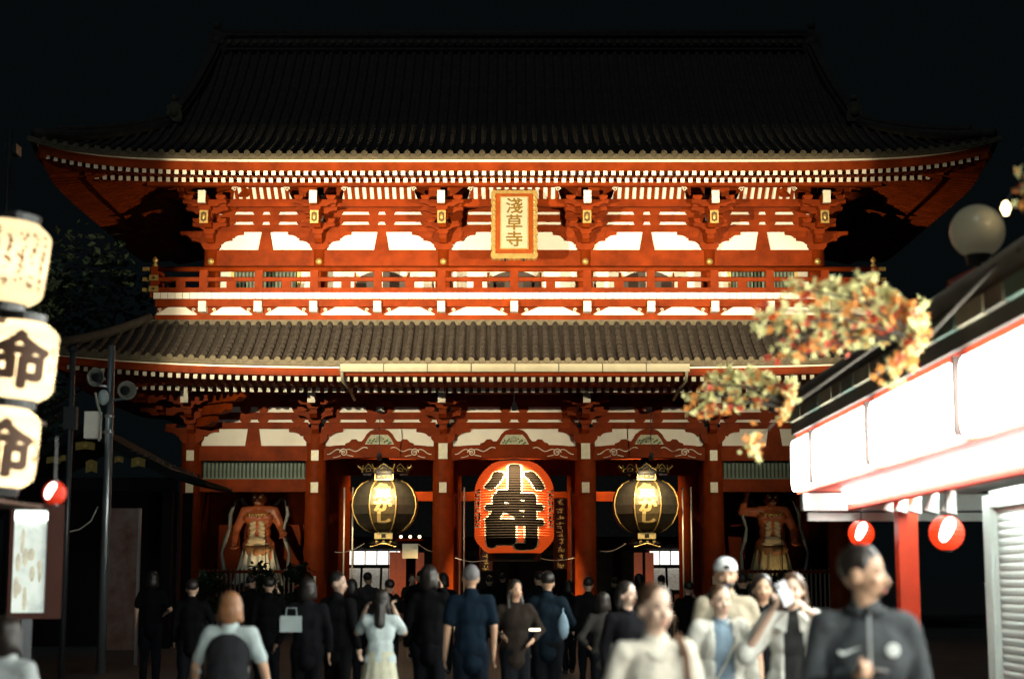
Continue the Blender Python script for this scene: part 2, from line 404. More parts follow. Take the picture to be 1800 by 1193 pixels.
# ---- upper storey
ucol = MB().lathe([(.27,0),(.27,2.9)], 20).mesh('column', RED, True)
gnail = MB().lathe([(.11,0),(.11,.02),(.07,.05),(.02,.09)], 14); gnail = gnail.mesh('gold_nail', GOLD, True)
for x in UX:
    c = link('column', ucol, gate, (x, UY, 9.6)); link('gold_nail', gnail, c, (0, -.27, 2.42), (R(90), 0, 0))
DOORW = mat('door_wood', (.035,.02,.015), .5)
for i in range(5):
    x0, x1 = UX[i] + .22, UX[i+1] - .22; xm = (x0 + x1)/2; w_ = x1 - x0
    for z0, z1 in ((10.75, 11.82), (12.40, 13.05), (13.26, 13.40), (13.58, 13.74)):
        beam('plaster_panel', x0 - .1, x1 + .1, UY - .10 if z0 > 12 else UY + .1, UY - .02 if z0 > 12 else UY + .16, z0, z1, m=WHITE)
    beam('tie_beam', x0 - .1, x1 + .1, UY - .2, UY + .1, 11.79, 12.42)
    beam('tie_beam', x0 - .1, x1 + .1, UY - .16, UY + .1, 13.04, 13.28)
    beam('tie_beam', x0 - .1, x1 + .1, UY - .16, UY + .1, 13.38, 13.62)
    beam('tie_beam', x0 - .1, x1 + .1, UY - .16, UY + .1, 13.72, 14.95)
    for zz in (13.28, 13.62):
        for dx in (-.27, .27): link('bearing_block', blockmesh(.34, .10, .22), gate, (xm + dx, UY - .04, zz))
        for xx in (x0 + .3, x1 - .3): link('bearing_block', blockmesh(.5, .10, .22), gate, (xx, UY - .04, zz))
    if i != 2: strut(xm, 12.42, 13.04, UY - .07, .5, .28)
    # cove under the eave: white boards and red curved ribs
    za, zb, ya, yb = 13.95, 14.235, -.62, -1.06
    c0, c1 = UX[i] + .82, UX[i+1] - .82
    cv = MB().add([(c0, ya, za), (c1, ya, za), (c1 - .12, yb, zb), (c0 + .12, yb, zb)], [(0,1,2,3)]).build('cove_panel', WHITE, gate)
    nr = max(6, round((c1 - c0)/.245))
    rbm = _c.setdefault('cover', MB().box(-.055,.055,-.035,.02,-.26,.26).mesh('cove_rib', RED))
    for k in range(nr):
        o = link('cove_rib', rbm, cv, (c0 + .14 + (c1 - c0 - .28)*k/(nr-1), (ya+yb)/2 - .015, (za+zb)/2), (R(57), 0, 0))
    for s in (-1, 1):
        gc = MB(); q = c0 + .1 if s < 0 else c1 - .1
        curl(gc, q, zb - .06, yb - .05, .075, s, .016, 1.3); gc.tube([(q - s*.05, yb - .05, zb + .0), (q - s*.3, yb - .05, zb + .07)], .018, 5)
        gc.build('gold_scroll', CREAM, cv)
    beam('cove_beam', UX[i], UX[i+1], -.66, -.46, 13.70, 13.95)
    if i in (1, 2, 3):
        for s in (-1, 1):
            dp = [(0, 10.78), (.82, 10.78), (.82, 11.3)] + [(.82 - .82*(1 - math.cos(R(a))), 11.3 + .45*math.sin(R(a))) for a in (20, 40, 60, 80, 90)]
            dr = MB().prism([(xm + s*(.04 + x), z) for x, z in dp], UY + .02, UY + .09).build('door_leaf', DOORW, gate)
            MB().prism([(xm + s*x, z) for x, z in ((.42,11.13),(.5,11.02),(.58,11.13))], UY - .01, UY + .02).build('gold_fitting', GOLD, dr)
            MB().prism([(xm + s*x, z) for x, z in ((.70,11.52),(.84,11.36),(.84,11.62))], UY - .01, UY + .02).build('gold_fitting', GOLD, dr)
            MB().box(xm + s*.88 - .025, xm + s*.88 + .025, UY + .0, UY + .09, 10.78, 11.7).build('door_frame', RED, gate)
    else:
        wn = beam('slat_window', xm - 1.05, xm + 1.05, UY + .05, UY + .09, 10.95, 11.75, m=DARKW)
        for k in range(17): MB().box(-.03,.03,UY - .02,UY + .05,10.97,11.72).build('slat', GREEN, wn, (xm - .98 + 1.96*k/16, 0, 0)) if k == 0 else link('slat', wn.children[0].data, wn, (xm - .98 + 1.96*k/16, 0, 0))
        for s in (-1, 1): MB().box(xm + s*1.1 - .05, xm + s*1.1 + .05, UY - .01, UY + .09, 10.9, 11.78).build('gold_fitting', GOLD, wn)
beam('upper_core', -9.9, 9.9, UY + .3, GD - .6, 9.6, 14.4, m=DARKW)
# ---- balcony
BY = -1.2; BXH = 11.62
bfl = beam('balcony_floor', -BXH, BXH, BY + .02, UY, 10.56, 10.73, m=RED)
nb = 99; pw = 2*BXH/nb
bdm = MB().box(-pw/2 + .008, pw/2 - .008, BY, BY + .5, 10.555, 10.752).mesh('floor_board', WHITE)
for k in range(nb): link('floor_board', bdm, bfl, (-BXH + pw*(k + .5), 0, 0))
beam('balcony_beam', -BXH + .05, BXH - .05, BY + .12, BY + .5, 10.32, 10.555)
beam('balcony_beam', -BXH + .05, BXH - .05, BY + .1, BY + .6, 9.82, 10.04)
beam('balcony_backing', -BXH + .05, BXH - .05, BY + .34, BY + .4, 10.02, 10.4, m=RED)
noses = []
for i in range(5): noses += [UX[i], (UX[i] + UX[i+1])/2]
noses += [UX[5], 10.03 + 1.75, -10.03 - 1.75]
noses.sort()
nm2 = MB().box(-.12,.12,BY - .06,BY + .4,10.13,10.47).mesh('white_nose', CREAM)
for x in noses[1:-1]: link('white_nose', nm2, gate, (x, 0, 0))
for a, c in zip(noses[:-1], noses[1:]):
    a, c = a + .2, c - .2; xm = (a + c)/2; hw = (c - a)/2
    if a < -BXH: a = -BXH + .25; xm = (a + c)/2; hw = (c - a)/2
    if c > BXH: c = BXH - .25; xm = (a + c)/2; hw = (c - a)/2
    pp = MB().prism([(xm - hw, 10.045), (xm + hw, 10.045), (xm + hw*.72, 10.19), (xm + hw*.42, 10.32), (xm - hw*.42, 10.32), (xm - hw*.72, 10.19)], BY + .28, BY + .34).build('plaster_panel', WHITE, gate)
    gc = MB()
    for s in (-1, 1): curl(gc, xm + s*(hw*.80), 10.23, BY + .27, .06, s, .014, 1.3); gc.tube([(xm + s*hw*.76, BY + .27, 10.2), (xm + s*hw*.98, BY + .27, 10.08)], .012, 5)
    gc.build('gold_scroll', CREAM, pp)
rl = MB().tube([(-11.75, -1.05, 11.54), (11.75, -1.05, 11.54)], .085, 10).build('top_rail', RED, gate, smooth=True)
beam('middle_rail', -11.7, 11.7, -1.11, -.99, 11.14, 11.27); beam('bottom_rail', -11.65, 11.65, -1.12, -.98, 10.77, 10.93)
pst = MB().box(-.13,.13,-1.13,-.97,10.76,11.5).mesh('rail_post', RED); pst2 = MB().box(-.15,.15,-1.10,-1.0,10.92,11.15).mesh('rail_strut', RED)
xs = sorted(noses[1:-1])
for x in xs: link('rail_post', pst, gate, (x, 0, 0))
for a, c in zip([-11.5] + xs, xs + [11.5]): link('rail_strut', pst2, gate, ((a + c)/2, 0, 0))
for s in (-1, 1):
    nw = MB().box(-.11,.11,-1.16,-.94,10.6,11.6).build('newel_post', RED, gate, (s*11.62, 0, 0))
    MB().lathe([(.02,0),(.09,.02),(.10,.06),(.08,.1),(.05,.13),(.06,.15),(.1,.2),(.1,.26),(.05,.32),(.01,.36)], 12, (0, -1.05, 11.6)).build('gold_finial', GOLD, nw, smooth=True)
    for z in (11.24, 10.88): MB().box(-.15,.15,-1.19,-1.13,z-.09,z+.09).prism([(-.07,z),(0,z-.05),(.07,z),(0,z+.05)], -1.2, -1.18, 1).build('gold_fitting', [GOLD, GDARK], nw)
    for z in (11.54, 11.2, 10.86): MB().box(.12,.38,-1.12,-.98,z-.06,z+.06).build('rail_end', GOLD, nw) if s > 0 else MB().box(-.38,-.12,-1.12,-.98,z-.06,z+.06).build('rail_end', GOLD, nw)
    beam('side_rail', s*11.62 - .06, s*11.62 + .06, -1.0, 9.2, 11.14, 11.27); beam('side_rail', s*11.62 - .06, s*11.62 + .06, -1.0, 9.2, 11.48, 11.6)
    beam('side_balcony', min(s*9.9, s*11.6), max(s*9.9, s*11.6), UY + .3, 9.2, 10.56, 10.72)

# ---- eaves: rafters, boards
def lift(x, hx, amt, p): return amt * min(1.0, abs(x)/hx)**p
def eave(tag_, HX, YE, cx_, cy_, zin, base, fly, strip, fascia, amt, p, pitch):
    """base=(y_end,z_end_bottom,h), fly=(y_end,z_bottom); builds soffit (part) with rafters (sub-parts)"""
    yb, zb = base; yf, zf = fly; w = .125; h = .14
    sb = MB()                                         # soffit boards: front and both sides
    def ring(off, z, k):                              # off: distance outside the wall line
        f = [(x*(cx_ + off), cy_ - off, z + k*lift(x, 1, amt, p)) for x in [q/24 for q in range(-24, 25)]]
        L = GD - 2*0 ; yB = GD - cy_ + off; yA = cy_ - off
        sd = []
        for s in (-1, 1):
            sd.append([(s*(cx_ + off), yA + (yB - yA)*(q/16), z + k*lift(1 - 2*q/16, 1, amt, p)) for q in range(17)])
        return f, sd
    rings = [ring(0, zin, 0), ring(cy_ - yb, zb + h + .02, .45), ring(cy_ - yf, zf + h + .02, 1)]
    sb.grid([r[0] for r in rings]); sb.grid([r[1][0] for r in rings]); sb.grid([r[1][1] for r in rings])
    sof = sb.build('eave_soffit', RED, gate)
    HXb, HXf = cx_ + cy_ - yb, cx_ + cy_ - yf
    n = int(HXf/pitch)
    def rafter(nm, x, y0, z0, y1, z1):
        L = round(math.hypot(y1 - y0, z1 - z0), 2)
        k = (tag_, nm, L)
        if k not in _c:
            q = MB().box(-w/2, w/2, 0, L, 0, h).mesh(nm, [RED]); _c[k] = q
            q.materials.append(CREAM)
            for pl in q.polygons:
                if pl.normal.y < -.9: pl.material_index = 1
        link(nm, _c[k], sof, (x, y1, z1), (math.atan2(z0 - z1, y0 - y1), 0, 0))
    for i in range(-n, n + 1):
        x = i*pitch + pitch*.25
        d0 = max(0, abs(x) - cx_)                     # where the hip cuts it
        if abs(x) < HXb - .25:
            l = lift(x, HXf, amt, p)*.45; ys = cy_ - d0
            zs = zin - .16 + (zb - zin + .16)*d0/(cy_ - yb)
            rafter('rafter', x, ys, zs, yb, zb + l)
        if abs(x) < HXf - .2:
            l = lift(x, HXf, amt, p); ys = min(yb + .25, cy_ - d0)
            tt = (ys - yf)/(yb - yf)
            rafter('flying_rafter', x, ys, zf + (zb + h - zf)*tt + l*(1 - .55*max(0, min(1, tt))), yf, zf + l)
    side = MB()
    for s in (-1, 1):
        y = yf + 1.2
        while y < GD - yf - .3:
            u = 1 - 2*(y - yf)/(GD - 2*yf); l = lift(u, 1, amt, p)
            for xi, zi, xo, zo in ((cx_, zin - .16, HXb, zb + l*.45), (HXb - .2, zb + h + l*.5, HXf, zf + l)):
                a = Vector((s*xi, y, zi)); c = Vector((s*xo, y, zo))
                side.add([a + Vector((0,-w/2,0)), a + Vector((0,w/2,0)), c + Vector((0,w/2,0)), c + Vector((0,-w/2,0)),
                          a + Vector((0,-w/2,h)), a + Vector((0,w/2,h)), c + Vector((0,w/2,h)), c + Vector((0,-w/2,h))],
                         [(0,3,2,1),(0,4,7,3),(1,2,6,5)], 0)
                side.add([c + Vector((0,-w/2,0)), c + Vector((0,w/2,0)), c + Vector((0,w/2,h)), c + Vector((0,-w/2,h))], [(0,1,2,3)], 1)
            y += pitch
    side.build('side_rafters', [RED, CREAM], sof, kind='stuff')
    # batten between the rafter rows, fascia and white edge strip, hip rafters
    def sweep(y, off, z0, z1, k, thick, name, m):
        hx = cx_ + off; N = 64; q = MB()
        A = [(hx*(2*i/N - 1)) for i in range(N + 1)]
        lo = [(x, y, z0 + k*lift(x, hx, amt, p)) for x in A]; hi = [(x, y, z1 + k*lift(x, hx, amt, p)) for x in A]
        lo2 = [(x, y + thick, z) for x, _, z in lo]; hi2 = [(x, y + thick, z) for x, _, z in hi]
        q.grid([lo2, lo, hi, hi2])
        for s in (-1, 1):                             # along the sides
            B = [y + (GD - 2*y)*i/24 for i in range(25)]
            l1 = [(s*hx, yy, z0 + k*lift(1 - 2*i/24, 1, amt, p)) for i, yy in enumerate(B)]; l2 = [(s*hx, yy, z1 + k*lift(1 - 2*i/24, 1, amt, p)) for i, yy in enumerate(B)]
            l0 = [(a_ - s*thick, b_, c_) for a_, b_, c_ in l1]
            q.grid([l0, l1, l2])
        return q.build(name, m, gate)
    sweep(yb + .06, cy_ - yb - .06, zb + h, zb + h + .07, .45, .12, 'eave_batten', RED)
    sweep(YE + .10, cy_ - YE - .10, fascia[0], fascia[1], 1, .25, 'eave_fascia', RED)
    sweep(YE + .04, cy_ - YE - .04, strip[0], strip[1], 1, .25, 'eave_edge', CREAM)
    for s in (-1, 1):
        hb = MB()
        for o0, o1, z0, z1, hh in ((0, cy_ - yb + .1, zin - .3, zb - .05 + .45*amt, .26), (cy_ - yb - .4, cy_ - yf + .05, zb + .1 + .3*amt, zf - .05 + amt, .22)):
            a = Vector((s*(cx_ + o0), cy_ - o0, z0)); c = Vector((s*(cx_ + o1), cy_ - o1, z1))
            nn = Vector((s*1, 1, 0)).normalized()*.13
            hb.add([a - nn, a + nn, c + nn, c - nn, a - nn + Vector((0,0,hh)), a + nn + Vector((0,0,hh)), c + nn + Vector((0,0,hh)), c - nn + Vector((0,0,hh))],
                   [(0,3,2,1),(4,5,6,7),(0,1,5,4),(1,2,6,5),(2,3,7,6),(3,0,4,7)])
        hb.build('hip_rafter', RED, gate)
        # diagonal corner bracket arms, each a longer step
        for L_, z in ((.9, zin - 1.35), (1.45, zin - 1.0), (2.0, zin - .65)):
            q = MB(); q.M = Matrix.Translation((s*cx_, cy_, 0)) @ Matrix.Rotation(R(-45)*s if s > 0 else R(45), 4, 'Z')
            q.prism([(.0, z + .3), (-L_*1.35, z + .3), (-L_*1.35, z + .1), (-L_*1.35 + .25, z), (0, z)], -.14, .14, ax='yz')
            q.build('corner_arm', RED, gate)
            q = MB(); q.M = Matrix.Translation((s*(cx_ + L_*.9), cy_ - L_*.9, 0))
            q.prism([(x_, z_ + z + .32) for x_, z_ in armpoly(1.4, .24)], -.11, .11).prism([(x_, z_ + z + .32) for x_, z_ in armpoly(1.4, .24)], -.11, .11, ax='yz')
            q.build('corner_arm', RED, gate)
UH, UYE = 14.95, -4.3
eave('u', UH, UYE, 10.03, UY, 15.0, (-3.0, 13.945), (-4.15, 13.90), (14.30, 14.41), (14.03, 14.32), .58, 8, .2485)
LH, LYE = 14.35, -3.75
eave('l', LH, LYE, 10.45, 0.0, 7.85, (-2.3, 7.40), (-3.5, 7.60), (7.98, 8.08), (7.76, 7.985), .42, 4, .2585)

# ---- roofs
def roof(name, HX, YE, zE, zR, run, a, gx, amt, p, lift_run, topY):
    def prof(d):
        s = d/run; return zE + (zR - zE)*(a*s + (1 - a)*s*s)
    def zz(x, d, hx): return prof(d) + lift(x, hx, amt, p)*max(0, 1 - d/lift_run)**2
    base = MB(); N = 30
    ds = [run*i/N for i in range(N + 1)]
    for back in (0, 1):
        rows = []
        for d in ds:
            hw = max(gx, HX - d); y = YE + d
            if back: y = GD - y
            rows.append([(hw*u, y, zz(hw*u, d, HX)) for u in [q/30 for q in range(-30, 31)]])
        base.grid(rows)
    for s in (-1, 1):
        rows = []
        for d in [min(run, HX - gx)*i/10 for i in range(11)]:
            ya, yb = YE + d, GD - YE - d
            rows.append([(s*(HX - d), ya + (yb - ya)*i/24, zz(HX*(1 - 2*i/24), d, HX)) for i in range(25)])
        base.grid(rows)
    rf = base.build(name, TILE, gate, smooth=False)
    # eave-end flat tiles
    q = MB(); X = [HX*u/60 for u in range(-60, 61)]
    z0 = [zz(x, 0, HX) for x in X]
    q.grid([[(x, YE + .0, z - .17) for x, z in zip(X, z0)], [(x, YE - .03, z - .14) for x, z in zip(X, z0)], [(x, YE - .03, z + .015) for x, z in zip(X, z0)], [(x, YE + .2, z + .07) for x, z in zip(X, z0)]])
    q.build('eave_tile_edge', TILECAP, rf)
    # tile ribs
    pitch = .328; n = int(HX/pitch); rr = .088
    for i in range(-n, n + 1):
        x = i*pitch
        if abs(x) > HX - .25: continue
        dmax = min(run, HX - abs(x)) if abs(x) > gx else run
        nt_ = max(1, int(dmax/.30)); vs = []; fs = []; S = 7
        for k in range(nt_):
            for e, r_ in ((0, rr), (1, rr*.84)):
                d = dmax*(k + e)/nt_; y = YE - .04 + d; z = zz(x, d, HX) + .02
                for j in range(S):
                    an = math.pi*(1.18*j/(S-1) - .09)
                    vs.append((r_*math.cos(an), y, z + r_*math.sin(an)))
        nr_ = 2*nt_
        for k in range(nr_ - 1):
            for j in range(S - 1): fs.append((k*S + j, k*S + j + 1, (k+1)*S + j + 1, (k+1)*S + j))
        mb = MB().add(vs, fs, 0)
        z = zz(x, 0, HX) + .02
        c = [(.098*math.cos(2*math.pi*j/12), YE - .055, z + .098*math.sin(2*math.pi*j/12)) for j in range(12)]
        c2 = [(.098*math.cos(2*math.pi*j/12), YE + .03, z + .098*math.sin(2*math.pi*j/12)) for j in range(12)]
        c3 = [(.068*math.cos(2*math.pi*j/12), YE - .04, z + .068*math.sin(2*math.pi*j/12)) for j in range(12)]
        mb.add(c + c2 + c3, [(j, (j+1) % 12, 12 + (j+1) % 12, 12 + j) for j in range(12)] + [(j, (j+1) % 12, 24 + (j+1) % 12, 24 + j) for j in range(12)] + [tuple(range(24, 36))], 1)
        mb.build('tile_rib', [TILE, TILECAP], rf, (x, 0, 0))
    return rf, zz, prof
urf, uzz, uprof = roof('upper_roof', UH, UYE, 14.52, 20.45, 8.35, .52, 10.95, .58, 8, 4.5, 4.1)
lrf, lzz, lprof = roof('lower_roof', LH, LYE, 8.20, 9.78, 2.62, .75, 0, .42, 4, 4.0, -1)
# lower roof head flashing
beam('roof_head_course', -11.75, 11.75, BY - .06, BY + .1, 9.66, 9.86, lrf, TILECAP)
# ridge of the upper roof
RX = 10.65
rg = MB().box(-RX, RX, 3.85, 4.35, 20.35, 21.05).build('ridge', TILE, gate)
for k, (z, dy) in enumerate(((20.42, .33), (20.58, .3), (20.95, .33))): MB().box(-RX - .02, RX + .02, 4.1 - dy, 4.1 + dy, z, z + .06).build('ridge_course', TILE, rg)
MB().tube([(-RX, 4.1, 21.1), (RX, 4.1, 21.1)], .16, 10).build('ridge_cap', TILE, rg, smooth=True)
rc = MB().cyl((0,3.74,0), (0,3.86,0), .085, n=10).mesh('ridge_tile_end', TILECAP)
for k in range(69): link('ridge_tile_end', rc, rg, (-RX + .1 + (2*RX - .2)*k/68, 0, 20.72))
def oni(mb, c, s):
    x, y, z = c
    mb.prism([(x + a*s, z + b*s) for a, b in ((-.28,0),(-.3,.2),(-.24,.42),(-.3,.55),(-.16,.62),(-.1,.72),(.1,.72),(.16,.62),(.3,.55),(.24,.42),(.3,.2),(.28,0))], y - .12, y + .12)
    mb.ell((x, y - .12, z + .33*s), .17*s, .1, .17*s, 10, 7); mb.ell((x, y - .02, z + .86*s), .13*s, .12, .14*s, 10, 7)
for s in (-1, 1):
    m_ = MB(); oni(m_, (s*(RX + .05), 3.9, 20.35), 1.15); m_.build('ridge_end_tile', TILE, rg)
    # descending ridge along the gable, then the hip ridge to the corner
    pts = [(s*(11.2 - .5*(d - 3.75)/4.45), UYE + d, uprof(d) + .16) for d in [3.75 + (8.2 - 3.75)*i/12 for i in range(13)]]
    dr = MB()
    for h_, w_ in ((.0, .2), (.2, .13)):
        A = [[(x - w_, y, z + h_ - .1) for x, y, z in pts], [(x - w_, y, z + h_ + .2) for x, y, z in pts], [(x + w_, y, z + h_ + .2) for x, y, z in pts], [(x + w_, y, z + h_ - .1) for x, y, z in pts]]
        dr.grid(A)
    dr.build('descending_ridge', TILE, urf)
    m_ = MB(); oni(m_, (s*11.2, UYE + 3.6, uprof(3.65) + .12), .92); m_.build('ridge_ornament', TILECAP, urf)
    pts = [(s*(UH - d), UYE + d, uzz(UH, d, UH) + .1) for d in [.15 + 3.5*i/12 for i in range(13)]]
    MB().tube(pts, .19, 8).build('hip_ridge', TILE, urf, smooth=True)
    MB().tube([(x, y, z + .2) for x, y, z in pts[2:]], .11, 8).build('hip_ridge', TILE, urf, smooth=True)
    pts = [(s*(LH - d), LYE + d, lzz(LH, d, LH) + .1) for d in [.15 + 2.5*i/10 for i in range(11)]]
    MB().tube(pts, .17, 8).build('hip_ridge', TILE, lrf, smooth=True)
    gp = [(UYE + d, uprof(d)) for d in [3.6 + (8.35 - 3.6)*i/10 for i in range(11)]]
    MB().prism(gp + [(GD - y, z) for y, z in reversed(gp)], s*10.5, s*10.55, ax='yz').build('gable_wall', RED, gate)
# gutter over the passages
x = -5.3
while x < 5.25:
    x2 = min(x + 1.33, 5.35); MB().box(x + .012, x2 - .012, LYE - .16, LYE - .02, 7.86, 8.10).build('gutter', mat('gutter_paint', (.27,.25,.18), .6, var=.15), lrf)
    MB().box(x - .012, x + .012, LYE - .18, LYE - .02, 7.85, 8.13).build('gutter_strap', DARKW, lrf); x = x2
for s in (-1, 1): MB().tube([(s*5.25, LYE - .09, 7.9), (s*5.22, LYE + .0, 7.6), (s*5.1, LYE + .6, 7.45), (s*5.1, -1.1, 7.3)], .05, 8).build('downpipe', MATS['gutter_paint'], lrf, smooth=True)

# ================================================================ name plaque
pl = thing('name_plaque', 'tall gold-framed name plaque with gold characters hanging under the upper eave', 'plaque', (0, -1.62, 11.78))
pl.rotation_euler = (R(-9), 0, 0)
PH, PW = 2.32, 1.42
def scal(w, h, n, amp):
    pts = []
    for k in range(4*n):
        e, t_ = divmod(k, n); u = t_/n; bmp = amp*abs(math.sin(u*math.pi*9))
        pts.append([(-w/2 + w*u, 0 - bmp*.5), (w/2 + bmp, h*u), (w/2 - w*u, h + bmp*.5), (-w/2 - bmp, h - h*u)][e])
    return pts
FRAME = mat('plaque_red', (.25,.05,.008), .5, var=.3, spec=.1)
MB().prism(scal(PW, PH, 54, .045), -.05, .12).build('frame', GOLD, pl)
MB().box(-.60, .60, -.08, .0, .16, PH - .12).build('inner_border', FRAME, pl)
MB().box(-.46, .46, -.11, .0, .28, PH - .22).build('moulding', GOLD, pl)
MB().box(-.42, .42, -.12, .0, .32, PH - .26).build('board', mat('plaque_board', (.38,.35,.25), .7, var=.08, spec=.05), pl)
for k, ch in enumerate('淺草寺'):
    bm = glyphs(ch, .56, .022)
    for v in bm.verts: v.co.y -= .004
    me = bpy.data.meshes.new('gold_character'); bm.to_mesh(me); bm.free()
    put('gold_character', me, mat('gold_leaf_letter', (.15,.09,.015), .6, 0, var=.2, spec=.1), pl, (0, -.122, PH - .55 - k*.57))
dm = MB().ell((0,0,0), .035,.03,.035, 8, 5).mesh('gold_boss', GOLD, True)
for s in (-1, 1):
    for k in range(12): link('gold_boss', dm, pl, (s*.65, -.07, .2 + k*.172))
    MB().tube([(s*.3, -.05, -.06), (s*.3, .08, .12), (s*.3, .5, .12)], .04, 8).build('support_hook', DSTEEL, pl)

# ================================================================ great red lantern
LR, LZ0, LZ1 = 1.28, 2.42, 5.36; LYc = -.55
rlan = thing('red_paper_lantern', 'huge red paper lantern with black characters hanging in the middle bay', 'lantern', (0, LYc, LZ0))
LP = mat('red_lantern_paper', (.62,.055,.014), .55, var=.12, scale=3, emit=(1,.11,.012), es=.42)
prof = []; NR = 40
def lanr(z):
    h = LZ1 - LZ0; t_ = z/h
    if t_ < .2: return LR*(.64 + .36*math.sin(t_/.2*math.pi/2))
    if t_ > .66: return LR*(.42 + .58*math.cos((t_ - .66)/.34*math.pi/2)**.62)
    return LR
def lanrib(z): return lanr(z) - .012*(1 - math.cos(2*math.pi*z/(LZ1 - LZ0)*36))
for k in range(36*4 + 1):
    z = (LZ1 - LZ0)*k/(36*4); prof.append((lanrib(z), z))
MB().lathe(prof, 64).build('paper_shade', LP, rlan, smooth=False)
MB().lathe([(.8,-.22),(.84,-.2),(.86,.0),(.86,.03)], 40).build('bottom_ring', BLACK, rlan, smooth=True)
MB().lathe([(.5,LZ1-LZ0-.03),(.5,LZ1-LZ0+.06)], 40).build('top_ring', BLACK, rlan, smooth=True)
INK = mat('black_ink', (.012,.009,.007), .8, var=.2, spec=.04); INKO = mat('cream_outline', (.80,.62,.42), .7, var=.06)
def wrap(bm, rf, zc, eps, cy=0.0, xoff=0.0):
    for v in bm.verts:
        r = rf(zc + v.co.z) + eps; x = max(-r*.985, min(r*.985, v.co.x)); a = x/r
        v.co = Vector((r*math.sin(a), -r*math.cos(a), zc + v.co.z))
def lantern_text(chars, size, zcs, rf, parent, o1, o2, stretch=1.0, name='ink_character', m1=INK, m2=INKO, eps=.012, turn=0):
    for ch, zc in zip(chars, zcs):
        for off, mm, ep, nm in ((o2, m2, eps, 'outline'), (o1, m1, eps*2, name)):
            if off is None: continue
            bm = glyphs(ch, size, off)
            for v in bm.verts: v.co.x *= stretch
            wrap(bm, rf, zc, ep)
            me = bpy.data.meshes.new(nm); bm.to_mesh(me); bm.free(); put(nm, me, mm, parent, rot=(0, 0, turn))
lantern_text('小舟町', 1.0, (2.30, 1.46, .64), lanrib, rlan, .062, .098, 2.0)
for s in (-1, 1):
    q = MB(); a0 = s*1.14
    for k in range(24):
        z = .82 + 1.2*k/24
        if k % 2: continue
        rows = []
        for zq in (z, z + .045): rows.append([((LR + .012)*math.sin(a0 + da), -(LR + .012)*math.cos(a0 + da), zq) for da in (-.19, -.1, 0, .1, .19)])
        q.grid(rows)
    q.build('side_inscription_panel', INKO, rlan, kind='stuff')
    q = MB()
    random.seed(5)
    for k in range(34):
        z = .86 + 1.12*random.random(); da = random.uniform(-.14, .14); w_ = random.uniform(.02,.05)
        q.grid([[((LR + .02)*math.sin(a0 + da + e), -(LR + .02)*math.cos(a0 + da + e), zq) for e in (-w_, w_)] for zq in (z, z + random.uniform(.02, .09))])
    q.build('side_inscription', INK, rlan, kind='stuff')

